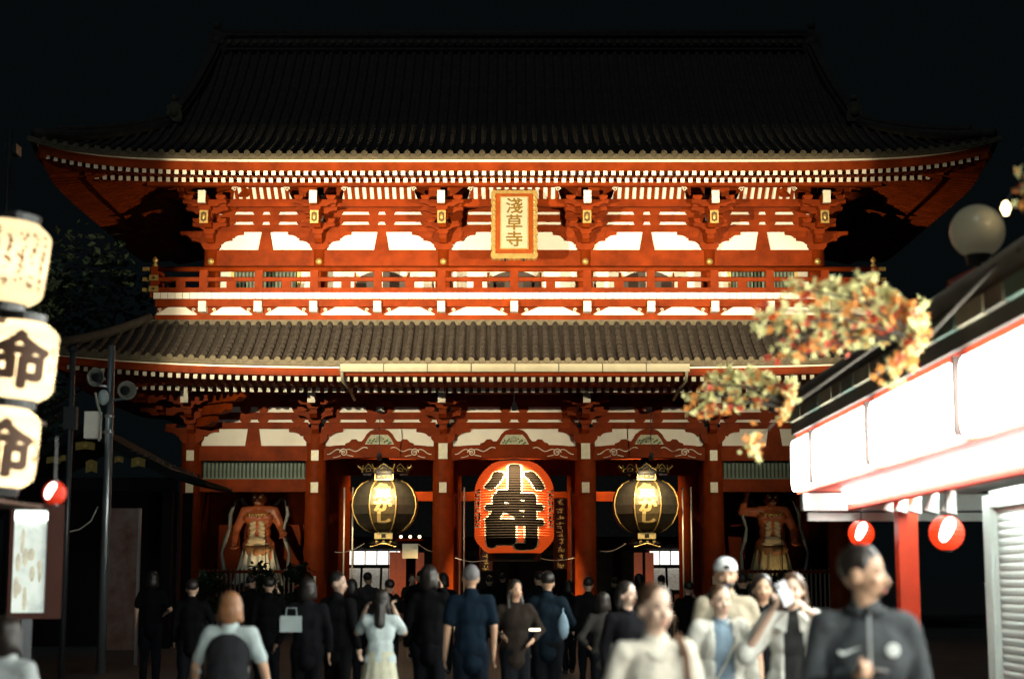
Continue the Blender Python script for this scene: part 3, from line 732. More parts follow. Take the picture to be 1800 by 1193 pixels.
# ================================================================ two black bronze lanterns
def bronze_lantern(x, label):
    z0 = 2.72; b = thing('bronze_lantern', label, 'lantern', (x, .6, z0), 0, 'bronze lanterns in the side bays')
    prof_ = [(.42,.40),(.70,.52),(.92,.72),(1.07,1.0),(1.12,1.28),(1.08,1.55),(.97,1.80),(.80,1.98),(.58,2.08)]
    def rz(z):
        for (r0, a0), (r1, a1) in zip(prof_, prof_[1:]):
            if a0 <= z <= a1: return r0 + (r1 - r0)*(z - a0)/(a1 - a0)
        return .42
    OCT = lambda a, z: math.cos(math.pi/8)/math.cos(((a + math.pi/2 + math.pi/8) % (math.pi/4)) - math.pi/8)
    MB().lathe(prof_, 48, fn=OCT).build('body', mat('black_bronze', (.055,.05,.04), .38, .3, var=.3, scale=5, spec=.6), b, smooth=False)
    for k in range(8):
        a = -math.pi/2 + math.pi/8 + k*math.pi/4
        MB().tube([(1.005*r*math.cos(a), 1.005*r*math.sin(a), z) for r, z in prof_], .026, 6).build('gold_rib', GOLD, b, smooth=True)
    # front panel
    fr = MB(); rows = []
    for r, z in prof_[1:-1]:
        rr_ = r*math.cos(math.pi/8); w_ = rr_*math.tan(math.pi/8)*.86
        rows.append([(u*w_, -rr_ - .012, z) for u in (-1, -.5, 0, .5, 1)])
    fr.grid(rows).build('front_panel', mat('bronze_panel', (.10,.075,.035), .4, .45, var=.3, scale=8), b)
    GL = mat('gilt_character', (.50,.36,.15), .45, .3, var=.15)
    for ch, zc, sz, st in (('魚', 1.72, .52, 1.15), ('が', 1.28, .46, 1.3), ('し', .88, .42, 1.35)):
        bm = glyphs(ch, sz, .062)
        for v in bm.verts: v.co.x *= st
        for v in bm.verts:
            v.co.z += zc; v.co.y = -rz(v.co.z)*math.cos(math.pi/8) - .03
        me = bpy.data.meshes.new('gilt_character'); bm.to_mesh(me); bm.free(); put('gilt_character', me, GL, b)
    nk = MB().lathe([(.60,2.06),(.60,2.12),(.50,2.14),(.46,2.3),(.62,2.32)], 8).build('neck', BLACK, b)
    MB().box(-.29,.29,-.60,-.5,2.11,2.31).build('neck_plate', BLACK, b)
    q = MB()
    for zz_ in (2.10, 2.30): q.box(-.30,.30,-.63,-.58,zz_-.014,zz_+.014)
    for xx_ in (-.29, .29): q.box(xx_-.014,xx_+.014,-.63,-.58,2.1,2.31)
    q.ell((0,-.61,2.205), .07,.03,.075,12,7)
    for s in (-1,1): q.ell((s*.17,-.60,2.20), .06,.015,.03,8,5)
    q.build('plate_gilding', GOLD, b)
    # gilt canopy of cloud-shaped scallops with upturned horns
    cpy = MB()
    for k in range(8):
        a = k*math.pi/4; q = MB(); q.M = Matrix.Rotation(a, 4, 'Z')
        pts = [(-.34,2.34),(-.26,2.45),(-.16,2.47),(-.08,2.56),(0,2.6),(.08,2.56),(.16,2.47),(.26,2.45),(.34,2.34)]
        q.prism(pts + [(.3,2.30),(-.3,2.30)], -.72, -.66)
        cpy.add(q.v, q.f)
    cpy.build('canopy', BLACK, b)
    cg = MB()
    for k in range(8):
        a = k*math.pi/4; M_ = Matrix.Rotation(a, 4, 'Z')
        pts = [(-.34,2.35),(-.27,2.45),(-.16,2.48),(-.08,2.57),(0,2.61),(.08,2.57),(.16,2.48),(.27,2.45),(.34,2.35)]
        cg.tube([M_ @ Vector((x_, -.73, z_)) for x_, z_ in pts], .018, 6)
        cg.tube([M_ @ Vector((x_, -.73, z_)) for x_, z_ in ((-.12,2.38),(-.1,2.44),(0,2.49),(.1,2.44),(.12,2.38),(-.12,2.38))], .014, 6)
        M2 = Matrix.Rotation(a + math.pi/8, 4, 'Z')
        cg.tube([M2 @ Vector((0, -r_, z_)) for r_, z_ in ((.66,2.36),(.82,2.46),(.95,2.56),(.9,2.6))], [.03,.03,.025,.01], 6)
    cg.build('canopy_gilding', GOLD, b, smooth=True)
    MB().lathe([(.66,2.3),(.5,2.5),(.2,2.62),(.08,2.9),(.08,3.4)], 8).build('hanger', BLACK, b)
    MB().lathe([(.55,0),(.62,.05),(.5,.14),(.40,.16),(.40,.4)], 8, fn=OCT).build('base', BLACK, b)
    MB().box(-.29,.29,-.56,-.38,.2,.4).build('base_plate', mat('gilt_lattice', (.45,.36,.16), .45, .4, var=.5, scale=22), b)
    MB().box(-.07,.07,-.575,-.55,.24,.36).build('base_boss', BLACK, b)
    cgl = MB()
    for k in range(3): curl(cgl, -.22 + .22*k, .09, -.62, .05, 1, .012, 1.2)
    cgl.tube([(u*.42, -.62, .0 + .05*math.cos(u*math.pi)) for u in [q_/8 for q_ in range(-8, 9)]], .014, 6)
    cgl.build('base_gilding', GOLD, b)
    return b
bronze_lantern(-4.22, 'black bronze lantern with gilt ribs left of the big red lantern')
bronze_lantern(4.28, 'black bronze lantern with gilt ribs right of the big red lantern')
# stay cables
for sx, a, c, lab in ((-1, W(588,970,55), W(640,955,54.6), 'thin pale stay cable left of the left bronze lantern'), (-1, W(735,955,54.6), W(770,968,55), 'thin pale stay cable right of the left bronze lantern'),
              (1, W(800,980,55), W(860,982,54.6), 'slack pale cable left below the red lantern'), (1, W(940,978,54.6), W(1010,980,55), 'slack pale cable right below the red lantern'), (1, W(1055,968,55), W(1100,955,54.6), 'thin pale stay cable left of the right bronze lantern')):
    MB().tube([a.lerp(c, k/8) - Vector((0,0,.10*math.sin(math.pi*k/8))) for k in range(9)], .014, 6).build('stay_cable', PALE_LINE, None, label=lab, cat='cable', group='lantern stay cables')

# ================================================================ lamps that light the gate
WARM = (1.0, .81, .51)
def floodlight_mast(x, y, z, aim, en, lo_aim, lo_en, label):
    m = thing('floodlight_mast', label, 'floodlight', (x, y, 0), 0, 'floodlight masts in front of the gate')
    MB().tube([(0,-.45,0),(0,-.45,z*.5),(0,-.45,z+3.2)], [.10,.08,.05], 12).build('pole', DSTEEL, m, smooth=True)
    # projector with barn doors that keep its light between the lower eave and the upper eave
    MB().box(-.16,.16,-.35,-.06,z-.14,z+.14).build('projector', DSTEEL, m)
    cutz = lambda Z, Y: (Z - z)/(Y - y)*.42
    MB().box(-.62,.62,.40,.42,z - .28,z + cutz(7.9, -3.75)).build('barn_door', mat('matt_black', (.004,.004,.004), .95, spec=.05), m); MB().box(-.62,.62,.40,.42,z + cutz(14.60, -4.3),z + .55).build('barn_door', mat('matt_black', (.004,.004,.004), .95, spec=.05), m)
    sx_ = -1 if x < 0 else 1
    MB().box(min(sx_*.01, sx_*.62), max(sx_*.01, sx_*.62), .425, .44, z - .28, z + .55).build('barn_door', MATS['matt_black'], m)
    for s_ in (-1, 1): MB().box(s_*.13 - .01, s_*.13 + .01, -.1, .42, z - .3, z - .27).build('door_bracket', DSTEEL, m)
    lightobj('lamp_light', 'SPOT', en, (x, y, z), aim, WARM, .008, 68, 1.0, m)
    MB().box(-.12,.12,-.4,-.05,z+2.7,z+2.9).build('lamp_head', DSTEEL, m)
    lightobj('lamp_light', 'SPOT', lo_en, (x, y + .05, z + 2.8), lo_aim, (1, .87, .58), .05, 40, 1.0, m)
floodlight_mast(-10.25, -21, 7.5, (-.8, 0, 11.2), 49000, (-5, 0, 8.0), 17000, 'tall thin floodlight mast behind the white paper lanterns')
floodlight_mast(10.6, -21, 7.5, (.8, 0, 11.2), 31000, (4, 0, 8.0), 9000, 'tall floodlight mast behind the shop on the right')
def can_lamp(loc, tgt, en, sp, label, col=(1,.74,.40)):
    d = (Vector(tgt) - Vector(loc)).normalized()
    t_ = thing('spotlight', label, 'lamp', loc, 0, 'small spotlights on the gate')
    p = MB().cyl(Vector((0,0,0)) - d*.22, Vector((0,0,0)) - d*.02, .07, .09, 12).build('housing', DSTEEL, t_)
    MB().cyl(Vector((0,0,0)) - d*.18, Vector((0,.0,1.6)), .015, n=6).build('bracket', DSTEEL, t_)
    lightobj('lamp_light', 'SPOT', en, Vector(loc) + d*.03, tgt, col, .05, sp, .6, t_)
can_lamp((0, -3.3, 6.75), (0, -1.8, 4.25), 8500, 46, 'small spotlight under the eave above the red lantern')
can_lamp((-4.22, -1.9, 5.35), (-4.22, -.35, 4.15), 1100, 62, 'small spotlight under the eave above the left bronze lantern')
can_lamp((4.28, -1.9, 5.35), (4.28, -.35, 4.15), 1100, 62, 'small spotlight under the eave above the right bronze lantern')
can_lamp((-8.0, -.05, 1.55), (-8.35, 1.2, 3.4), 75, 80, 'small spotlight at the foot of the left statue')
can_lamp((8.6, -.05, 1.55), (8.5, 1.2, 3.0), 22, 80, 'small spotlight at the foot of the right statue')

# ================================================================ guardian statues
def guardian(x, label, raised):
    t_ = thing('guardian_statue', label, 'statue', (x, 1.3, .75), R(6) if raised else R(-4), 'guardian statues')
    H = 3.84; S = lambda *p: tuple(H*q for q in p)
    b = MB()
    for c, r in (((0,0,.53),(.12,.09,.09)), ((0,-.005,.63),(.105,.085,.10)), ((0,-.01,.735),(.122,.088,.10)), ((.065,-.06,.745),(.065,.04,.045)), ((-.065,-.06,.745),(.065,.04,.045))): b.ell(S(*c), *S(*r))
    b.cap(S(-.092,0,.805), H*.052, S(.092,0,.805), H*.052); b.cap(S(0,-.01,.82), H*.045, S(0,-.02,.88), H*.042)
    b.ell(S(0,-.035,.915), *S(.058,.062,.07)); b.ell(S(0,-.06,.885), *S(.046,.042,.035)); b.cap(S(0,-.095,.93), H*.010, S(0,-.108,.905), H*.016)
    for s in (-1, 1):
        b.ell(S(s*.056,-.02,.91), *S(.012,.018,.03)); b.cap(S(s*.012,-.088,.94), H*.012, S(s*.045,-.08,.95), H*.010)
        b.cap(S(s*.075,0,.50), H*.075, S(s*.11,-.02,.27), H*.05); b.cap(S(s*.11,-.02,.27), H*.048, S(s*.12,0,.05), H*.032); b.cap(S(s*.12,.01,.02), H*.03, S(s*.13,-.09,.015), H*.025)
    def arm(s, e, w, fist):
        sh = (s*.128, 0, .80); b.cap(S(*sh), H*.05, S(*e), H*.038); b.cap(S(*e), H*.04, S(*w), H*.027)
        d = (Vector(w) - Vector(e)).normalized(); pc = Vector(w) + d*.035; b.ell(S(*pc), *S(.03,.028,.035))
        sd = d.cross(Vector((0,-1,.2))).normalized()
        for k in range(4):
            o = Vector(pc) + sd*(.012*(k - 1.5)*1.3) + d*.02
            if fist: b.cap(S(*o), H*.0095, S(*(o + Vector((0,-.03,-.005)))), H*.009)
            else: b.cap(S(*o), H*.0085, S(*(o + d*.05 + sd*.006*(k - 1.5) + Vector((0,-.01,0)))), H*.007)
        b.cap(S(*(pc - sd*.02)), H*.01, S(*(pc - sd*.045 + d*.02 + Vector((0,-.015,0)))), H*.008)
    if not raised: arm(-1, (-.205,.0,.64), (-.195,-.09,.535), True); arm(1, (.20,-.02,.66), (.235,-.15,.615), False)
    else: arm(-1, (-.25,-.01,.80), (-.225,-.06,.94), False); arm(1, (.205,.0,.65), (.18,-.11,.56), True)
    SK = mat('painted_statue_skin', (.40,.10,.035), .42, var=.4, scale=2.5, bump=.1)
    put('body', blob(b, .035, 2), SK, t_)
    ab = MB()
    for r_ in range(5):
        for s in (-1, 1): ab.ell(S(s*(.035 + .006*(r_ % 2)), -.082 + .002*r_, .705 - .034*r_), *S(.036,.018,.019), rot=Matrix.Rotation(s*R(22), 3, 'Y'))
    ab.ell(S(0,-.088,.555), *S(.085,.03,.035)); ab.ell(S(0,-.082,.525), *S(.105,.03,.02))
    put('abdomen_relief', blob(ab, .02, 1), mat('painted_belly', (.58,.45,.27), .5, var=.25, scale=5), t_)
    nk = MB().tube([S(.105*math.sin(a), -.03 - .075*math.cos(a), .775 + .035*(1 - math.cos(a))) for a in [R(q) for q in range(-75, 76, 15)]], H*.006, 6)
    for q in (-40, -20, 0, 20, 40): nk.ell(S(.105*math.sin(R(q)), -.034 - .075*math.cos(R(q)), .765 + .035*(1 - math.cos(R(q)))), *S(.01,.008,.012))
    nk.build('necklace', GOLD, t_)
    hr = MB().ell(S(0,-.015,.945), *S(.062,.062,.06)); hr.ell(S(0,0,1.015), *S(.03,.03,.035)); hr.cap(S(0,0,.98), H*.03, S(0,0,1.02), H*.02)
    put('hair', blob(hr, .04, 2), DARKW, t_)
    ey = MB()
    for s in (-1, 1): ey.ell(S(s*.024,-.09,.925), *S(.013,.008,.008))
    ey.box(*[H*q for q in (-.022,.022,-.104,-.095,.876,.884)])
    ey.build('eyes_and_teeth', mat('statue_white', (.8,.75,.6), .4), t_)
    # belt sash and pleated skirt
    sa = MB()
    for k in range(3): sa.tube([S((.125 - .004*k)*math.sin(a), -.005 - (.10)*math.cos(a), .505 - .022*k - .02*math.cos(a*1.0)) for a in [R(q) for q in range(-150, 151, 15)]], H*.017, 8)
    sa.ell(S(.03,-.12,.47), *S(.05,.03,.03)); sa.ell(S(.09,-.10,.48), *S(.04,.03,.03))
    put('waist_sash', blob(sa, .035, 1), mat('sash_paint', (.26,.12,.045), .5, var=.35, scale=6), t_)
    sk = MB(); n = 72; rows = []
    for j in range(12):
        u = j/11; z = .48 - .30*u
        rows.append([S((.13 + .07*u + (.012 + .012*u)*math.sin(k*2*math.pi/n*13 + j*.1))*math.cos(2*math.pi*k/n), (.105 + .05*u + (.012 + .012*u)*math.sin(k*2*math.pi/n*13))*math.sin(2*math.pi*k/n), z + .02*math.sin(k*.7)*u) for k in range(n + 1)])
    sk.grid(rows).build('skirt', mat('skirt_paint_grey' if not raised else 'skirt_paint_gilt', (.46,.45,.38) if not raised else (.40,.32,.16), .6, var=.35, scale=4), t_, smooth=True)
    rb = MB()
    for s in (-1, 1):
        pts = [S(s*.13,.03,.86), S(s*.17,.06,.92), S(s*.22,.04,.9), S(s*.25,-.02,.78), S(s*.235,-.10,.66), S(s*.26,-.14,.55), S(s*.29,-.13,.45), S(s*.28,-.10,.33), S(s*.25,-.08,.22)]
        L = [[Vector(p) + Vector((-.07*(1 if k % 2 else .7), .0, 0)) for k, p in enumerate(pts)], [Vector(p) + Vector((0, -.05, 0)) for p in pts], [Vector(p) + Vector((.07*(1 if k % 2 else .7), .02, 0)) for k, p in enumerate(pts)]]
        rb.grid(L)
    o = rb.build('flying_scarf', mat('scarf_paint', (.30,.31,.28), .6, var=.3, scale=4), t_, smooth=True)
    sd = o.modifiers.new('t', 'SOLIDIFY'); sd.thickness = .03
    MB().box(-.9,.9,-.8,.7,0,.06).ell((-.5,-.2,.1),.3,.4,.12).ell((.5,-.2,.1),.3,.4,.12).build('rock_base', mat('plinth_stone', (.22,.2,.18), .8), t_)
guardian(-8.42, 'muscular red-skinned guardian statue in the left niche, fist low and hand open', False)
guardian(8.46, 'guardian statue in the dim right niche with its arm raised', True)

# ================================================================ shrubs in front of the niches
def leafcloud(n, rx, ry, rz, size, seed, clump=9, shape='quad'):
    rnd = random.Random(seed); m = MB()
    cl = []
    for k in range(clump):
        a = rnd.uniform(0, 6.28); r = rnd.uniform(.2, .8); cl.append((rx*r*math.cos(a), ry*r*math.sin(a), rz*rnd.uniform(-.75, .8), rnd.uniform(.3, .5)))
    for k in range(n):
        cx_, cy_, cz_, cr = rnd.choice(cl)
        while True:
            p = Vector((rnd.uniform(-1,1), rnd.uniform(-1,1), rnd.uniform(-1,1)))
            if .35 < p.length < 1: break
        c = Vector((cx_ + p.x*rx*cr, cy_ + p.y*ry*cr, cz_ + p.z*rz*cr))
        q = Matrix.Rotation(rnd.uniform(0, 6.28), 3, 'Z') @ Matrix.Rotation(rnd.uniform(-1.2, 1.2), 3, 'X') @ Matrix.Rotation(rnd.uniform(0, 6.28), 3, 'Z')
        s = size*rnd.uniform(.6, 1.3)
        if shape == 'quad': L = [(-.5,0,0),(0,-.3,.08),(.5,0,0),(0,.3,.08)]
        else:
            L = []
            for j in range(10):
                a = math.pi*2*j/10; rr = .62 if j % 2 == 0 else .22
                L.append((rr*math.cos(a), rr*math.sin(a), .1*(j % 2)))
        m.add([c + q @ (Vector(v)*s) for v in L], [tuple(range(len(L)))], rnd.randrange(3) if shape != 'quad' else 0)
    return m
SHRUB = mat('shrub_leaf', (.03,.055,.025), .6, var=.4, scale=8)
for k, (px, py, d, r, h, lab) in enumerate(((445, 1030, 50, 1.0, .85, 'dark leafy shrub in front of the left statue'), (372, 1040, 48, .8, .7, 'small dark shrub left of the left statue'), (520, 1030, 51, .75, .9, 'dark narrow shrub right of the left statue'), (1330, 1040, 50, 1.2, .7, 'dark leafy shrub in front of the right statue'))):
    p = W(px, py, d); t_ = thing('shrub', lab, 'shrub', (p.x, p.y, 0), 0, 'shrubs before the gate')
    leafcloud(900, r, .6, h, .22, 40 + k).build('foliage', SHRUB, t_, (0, 0, 1.25), kind='stuff')
    MB().tube([(0,0,0),(.05,0,.5),(0,.05,1.2)], [.07,.05,.03], 8).build('stem', DARKW, t_)
    MB().lathe([(.26,0),(.36,.5),(.38,.52),(.3,.5)], 14).build('pot', mat('plinth_stone', (.22,.2,.18), .8), t_)

# ================================================================ beyond the gate
hall = thing('main_hall', 'distant dim temple hall with pale wall seen through the gate', 'temple hall', (0, 62, 0))
MB().box(-16,16,0,8,0,4.4).build('wall', mat('hall_wall', (.42,.36,.22), .7, var=.3, scale=1.5, bump=.3), hall)
for k in range(9): MB().cyl((-14 + 3.5*k, -.6, 0), (-14 + 3.5*k, -.6, 4.4), .3, n=14).build('column', RED, hall, smooth=True)
MB().prism([(-5,4.4),(14,4.4),(4,12),(3,12)], -20, 20, ax='yz').build('roof', TILE, hall)
MB().box(-17,17,-1.0,-.4,3.6,4.2).build('eave_beam', RED, hall)
MB().box(-4,4,-.1,.02,0,3.2).build('doorway', BLACK, hall)
LIT = mat('lit_white_panel', (.8,.8,.8), .5, emit=(1,.93,.85), es=1.7)
LITD = mat('glow_shelf', (.4,.4,.36), .5, emit=(1,.9,.75), es=.12, var=.5, scale=8)  # display boards get a weak glow in place of light falling on them
def stall(px, py, d, w, lab, side):
    p = W(px, py, d); t_ = thing('lit_stall', lab, 'stall', (p.x, p.y, 0), 0, 'lit stalls beyond the gate')
    MB().box(-w/2,w/2,0,1.6,0,.9).build('counter', mat('stall_wood', (.25,.08,.04), .6), t_)
    MB().box(-w/2-.3,w/2+.3,-.5,1.8,3.1,3.3).build('canopy', DARKW, t_)
    for k in range(5): MB().box(-w/2 + w*k/5 + .03, -w/2 + w*(k+1)/5 - .03, -.1, -.04, 2.35, 3.0).build('lit_panel', LIT, t_)
    for k in range(3):
        q = MB(); q.M = Matrix.Translation((-w/2 + w*(k + .5)/3, .1, 1.6)) @ Matrix.Rotation(R(-20), 4, 'X'); q.box(-w/6 + .06, w/6 - .06, -.03, .03, -.5, .6).build('display_board', LITD, t_)
    for s in (-1, 1): MB().box(s*w/2 - .08, s*w/2 + .08, 0, .16, 0, 3.1).build('post', RED, t_)
stall(652, 1010, 84, 2.9, 'bright white-lit stall beyond the left passage', -1)
stall(1188, 1018, 84, 2.6, 'bright white-lit stall beyond the right passage', 1)
SALMON = mat('salmon_banner', (.62,.14,.07), .7, emit=(1,.25,.12), es=.12, var=.3)  # the cloth carries a weak glow that stands in for light on it
for k, (px, d, lab) in enumerate(((692, 80, 'narrow salmon banner beside the bright stall left'), (706, 81, 'narrow salmon banner second from the left stall'), (738, 82, 'narrow salmon banner nearest the left pillar'), (1122, 82, 'narrow orange banner right of the pale wall'), (1142, 82, 'short orange banner beside the right stall'))):
    p = W(px, 1005, d); t_ = thing('banner', lab, 'banner', (p.x, p.y, 0), 0, 'banners beyond the gate')
    MB().box(-.2,.2,-.02,.02,.7,2.9).build('cloth', SALMON, t_); MB().cyl((-.24,0,0), (-.24,0,3.0), .02, n=6).build('pole', DSTEEL, t_)
# hanging gold-lettered boards inside the passage
def gold_board(px, y0, y1, d, w, lab, seed):
    a, c = W(px, y0, d), W(px, y1, d); t_ = thing('lettered_board', lab, 'signboard', (a.x, a.y, c.z), 0, 'gold-lettered boards in the passage')
    h = a.z - c.z; MB().box(-w/2,w/2,-.03,.03,0,h).build('board', mat('board_lacquer', (.06,.02,.012), .35), t_)
    rnd = random.Random(seed); q = MB(); n = max(4, int(h/(w*.62)))
    for k in range(n):
        z = h*(k + .5)/n
        for j in range(8):
            x_, zz_ = rnd.uniform(-.2,.2)*w, z + rnd.uniform(-.32,.32)*h/n
            if j % 2: q.box(x_ - w*.03, x_ + w*.03, -.05, -.03, zz_ - h/n*.16, zz_ + h/n*.16)
            else: q.box(x_ - w*.16, x_ + w*.14, -.05, -.03, zz_ - h/n*.035, zz_ + h/n*.035)
    q.build('gold_lettering', mat('gold_leaf_glow', (.8,.58,.16), .4, .3, emit=(1,.7,.2), es=.10), t_, kind='stuff')  # lettering brightened by a slight glow of its own, standing in for light
    MB().box(-w/2-.03,-w/2,-.05,.04,0,h).box(w/2,w/2+.03,-.05,.04,0,h).build('frame', RED, t_)
gold_board(985, 875, 1000, 57, .42, 'long gold-lettered board hanging right of the red lantern', 3)
gold_board(854, 960, 1003, 57, .38, 'short gold-lettered board below the red lantern at left', 4)
p = W(721, 968, 66); t_ = thing('festoon_notice', 'small pale notice board with bulbs by the left passage pillar', 'notice', (p.x, p.y, p.z), 0)
MB().box(-.30,.30,-.02,.02,-.28,.28).build('board', mat('notice_pale', (.6,.56,.38), .6, emit=(1,.9,.6), es=.18), t_)  # board has a faint glow built in, standing in for light on it
for k in range(3): MB().ell((-.36 + .36*k, -.05, .55), .06,.06,.06,8,6).build('bulb', mat('warm_bulb', (.9,.8,.6), .4, emit=(1,.75,.4), es=6), t_)
MB().box(-.5,.5,-.02,.04,.38,.48).build('rail', RED, t_)
for k, (x, y, en) in enumerate(((-4.3, 5.9, 130), (0, 5.9, 150), (4.3, 5.9, 130))):
    t_ = thing('ceiling_lamp', ['warm ceiling lamp inside the left passage', 'warm ceiling lamp inside the middle passage', 'warm ceiling lamp inside the right passage'][k], 'lamp', (x, y, 6.0), 0, 'ceiling lamps in the passages')
    MB().lathe([(.05,.2),(.2,.15),(.2,.05),(.12,0)], 14).build('shade', mat('lamp_shade_warm', (.8,.7,.5), .5, emit=(1,.6,.25), es=2), t_)
    lightobj('lamp_light', 'SPOT', en*9, (x, y, 5.9), (x, 8.2, 4.7), (1,.62,.25), .1, 95, .8, t_)

# ================================================================ dark trees
BARK = mat('bark', (.05,.04,.03), .9, var=.3); LEAFD = mat('night_leaf', (.04,.065,.035), .7, var=.4, scale=5)
for k, (x, y, h, r, lab) in enumerate(((-17.5, 4, 13, 4.2, 'dark broad tree left of the gate'), (-11.5, -30, 10.6, 3.2, 'dark tree whose branches reach over the top left corner'), (20.5, 14, 12, 4.0, 'dark broad tree right of the gate behind the shop roof'), (-13.5, 0, 8.5, 2.6, 'smaller dark tree close to the left end of the lower roof'))):
    if k == 3: x, y = -15.8, -5
    t_ = thing('tree', lab, 'tree', (x, y, 0), 0, 'dark trees around the gate')
    tr = MB().tube([(0,0,0),(.1,.1,h*.25),(-.1,.2,h*.5),(.1,0,h*.7)], [.38,.3,.22,.1], 10)
    rnd = random.Random(k)
    for j in range(7):
        a = j*2.4; z = h*(.35 + .05*j); tr.tube([(0,.1,z), (r*.4*math.cos(a), r*.4*math.sin(a), z + h*.1), (r*.75*math.cos(a), r*.75*math.sin(a), z + h*.16)], [.13,.08,.03], 7)
    tr.build('trunk', BARK, t_, smooth=True)
    leafcloud(3600, r, r, h*.32, .38, 90 + k, 16).build('crown', LEAFD, t_, (0, 0, h*.72), kind='stuff')

# ================================================================ left side: lantern rack, notice case, pole, small shrine
PAPER = mat('lit_lantern_paper', (.86,.76,.58), .8, var=.06, scale=4, trans=.9, spec=.1)
RACKW = mat('rack_wood', (.10,.05,.03), .6, var=.3)
rack = thing('lantern_rack', 'dark wooden rack holding the white paper lanterns at the left edge', 'rack', (-3.42, -43.95, 0))
for y in (-.75, .85): MB().box(-.62,-.5,y-.04,y+.04,0,3.75).build('post', RACKW, rack)
for z in (2.14, 2.73, 3.31): MB().box(-.6,.08,-.9,1.0,z-.025,z+.0).build('shelf', RACKW, rack)
def paper_lantern(px, py, d, hpx, wpx, label, txt, txts, turn):
    c = W(px, py, d); k = d/FOC; h = hpx*k; r = wpx*k/2
    t_ = thing('paper_lantern', label, 'lantern', (c.x, c.y, c.z - h/2), 0, 'white paper lanterns on the rack')
    def lr(z):
        u = z/h
        return r*(.62 + .38*math.sin(math.pi/2*min(1, u/.18))) if u < .18 else (r*(.62 + .38*math.sin(math.pi/2*min(1, (1-u)/.18))) if u > .82 else r)
    pf = []
    for q in range(41): z = h*q/40; pf.append((lr(z) - (0 if q % 2 else .009), z))
    MB().lathe(pf, 40).build('paper_shade', PAPER, t_)
    for z0, z1 in ((-.05, .02), (h - .02, h + .05)): MB().lathe([(r*.6,z0),(r*.62,z1)], 24).build('rim', BLACK, t_)
    lantern_text(txt, h*.72 if len(txt) == 1 else h*.24, txts(h), lr, t_, .045, None, 1.15, m1=mat('lantern_ink', (.10,.05,.03), .7), eps=.006, turn=turn)
    q = MB(); rnd = random.Random(int(px*7 + py))
    for j in range(9):
        a = turn + .95 + rnd.uniform(-.13,.13); z = h*rnd.uniform(.3,.62); rr = lr(z) + .01
        q.tube([(rr*math.sin(a), -rr*math.cos(a), z), (rr*math.sin(a + rnd.uniform(-.06,.06)), -rr*math.cos(a), z + h*rnd.uniform(.04,.14))], .004, 5)
    q.build('side_inscription', mat('red_brown_ink', (.12,.035,.018), .8), t_, kind='stuff')
    lightobj('lamp_light', 'POINT', 11, (c.x, c.y, c.z), None, (1,.82,.55), .04, parent=t_); t_.rotation_euler = (0, R(5), 0)
paper_lantern(26, 634, 11.2, 142, 134, 'white paper lantern with a bold black character, middle of the left stack', '命', lambda h: (h*.48,), .28)
paper_lantern(-6, 785, 10.9, 142, 132, 'white paper lantern with a bold black character, lowest of the left stack', '命', lambda h: (h*.48,), .36)
# topmost one carries columns of small writing that cannot be read
c = W(8, 462, 11.4); k = 11.4/FOC; h = 150*k; r = 136*k/2
t_ = thing('paper_lantern', 'white paper lantern with columns of small writing, topmost of the left stack', 'lantern', (c.x, c.y, c.z - h/2), 0, 'white paper lanterns on the rack')
pf = [(r*(.6 + .4*math.sin(math.pi*min(.5, max(.02, min(q, 40-q)/40*2.6)))) , h*q/40) for q in range(41)]
MB().lathe(pf, 48, fn=lambda a, z: 1 - .03*abs(math.cos(a*9))).build('paper_shade', PAPER, t_)
for z0, z1 in ((-.05, .02), (h - .02, h + .05)): MB().lathe([(r*.6,z0),(r*.62,z1)], 24).build('rim', BLACK, t_)
q = MB(); rnd = random.Random(2)
for col_ in range(7):
    a = -.75 + .33*col_
    for j in range(26):
        z = h*rnd.uniform(.17,.86); aa = a + rnd.uniform(-.07,.07); rr = r*1.012
        q.tube([(rr*math.sin(aa), -rr*math.cos(aa), z), (rr*math.sin(aa + rnd.uniform(-.08,.08)), -rr*math.cos(aa), z + h*rnd.uniform(-.02,.05))], .0085, 5)
lightobj('lamp_light', 'POINT', 7, (c.x, c.y, c.z), None, (1,.82,.55), .04, parent=t_); t_.rotation_euler = (0, R(7), 0)
q.build('small_writing', mat('red_brown_ink', (.12,.035,.018), .8), t_, kind='stuff')

def red_lantern(p, r, label, en, es=1.15):
    t_ = thing('small_red_lantern', label, 'lantern', p, 0, 'small round red lanterns')
    pf = [(r*max(.25, math.sin(math.pi*q/24))*(1 if q % 2 else .965), -r*math.cos(math.pi*q/24)) for q in range(2, 23)]
    MB().lathe(pf, 28).build('paper_shade', mat('glowing_red_paper' if es > 1 else 'dim_red_paper', (.5,.03,.012), .5, emit=(1,.045,.006), es=es), t_)
    for z in (-1, 1): MB().cyl((0,0,z*r*.93), (0,0,z*r*1.05), r*.3, n=16).build('rim', BLACK, t_)
    # the bulb burning through the paper on the street side
    MB().ell((-r*.14, -r*.70, r*.16), r*.40, r*.40, r*.74, 14, 9, rot=Matrix.Rotation(R(24), 3, 'Y')).build('bulb_glow', mat('bulb_white', (.9,.85,.8), .4, emit=(1,.88,.8), es=9), t_, smooth=True)
    MB().cyl((0,0,r), (0,0,r + .3), .008, n=6).build('cord', BLACK, t_)
red_lantern(W(96, 866, 11.5), .08, 'small glowing red lantern below the white lanterns at left', 3, .35)
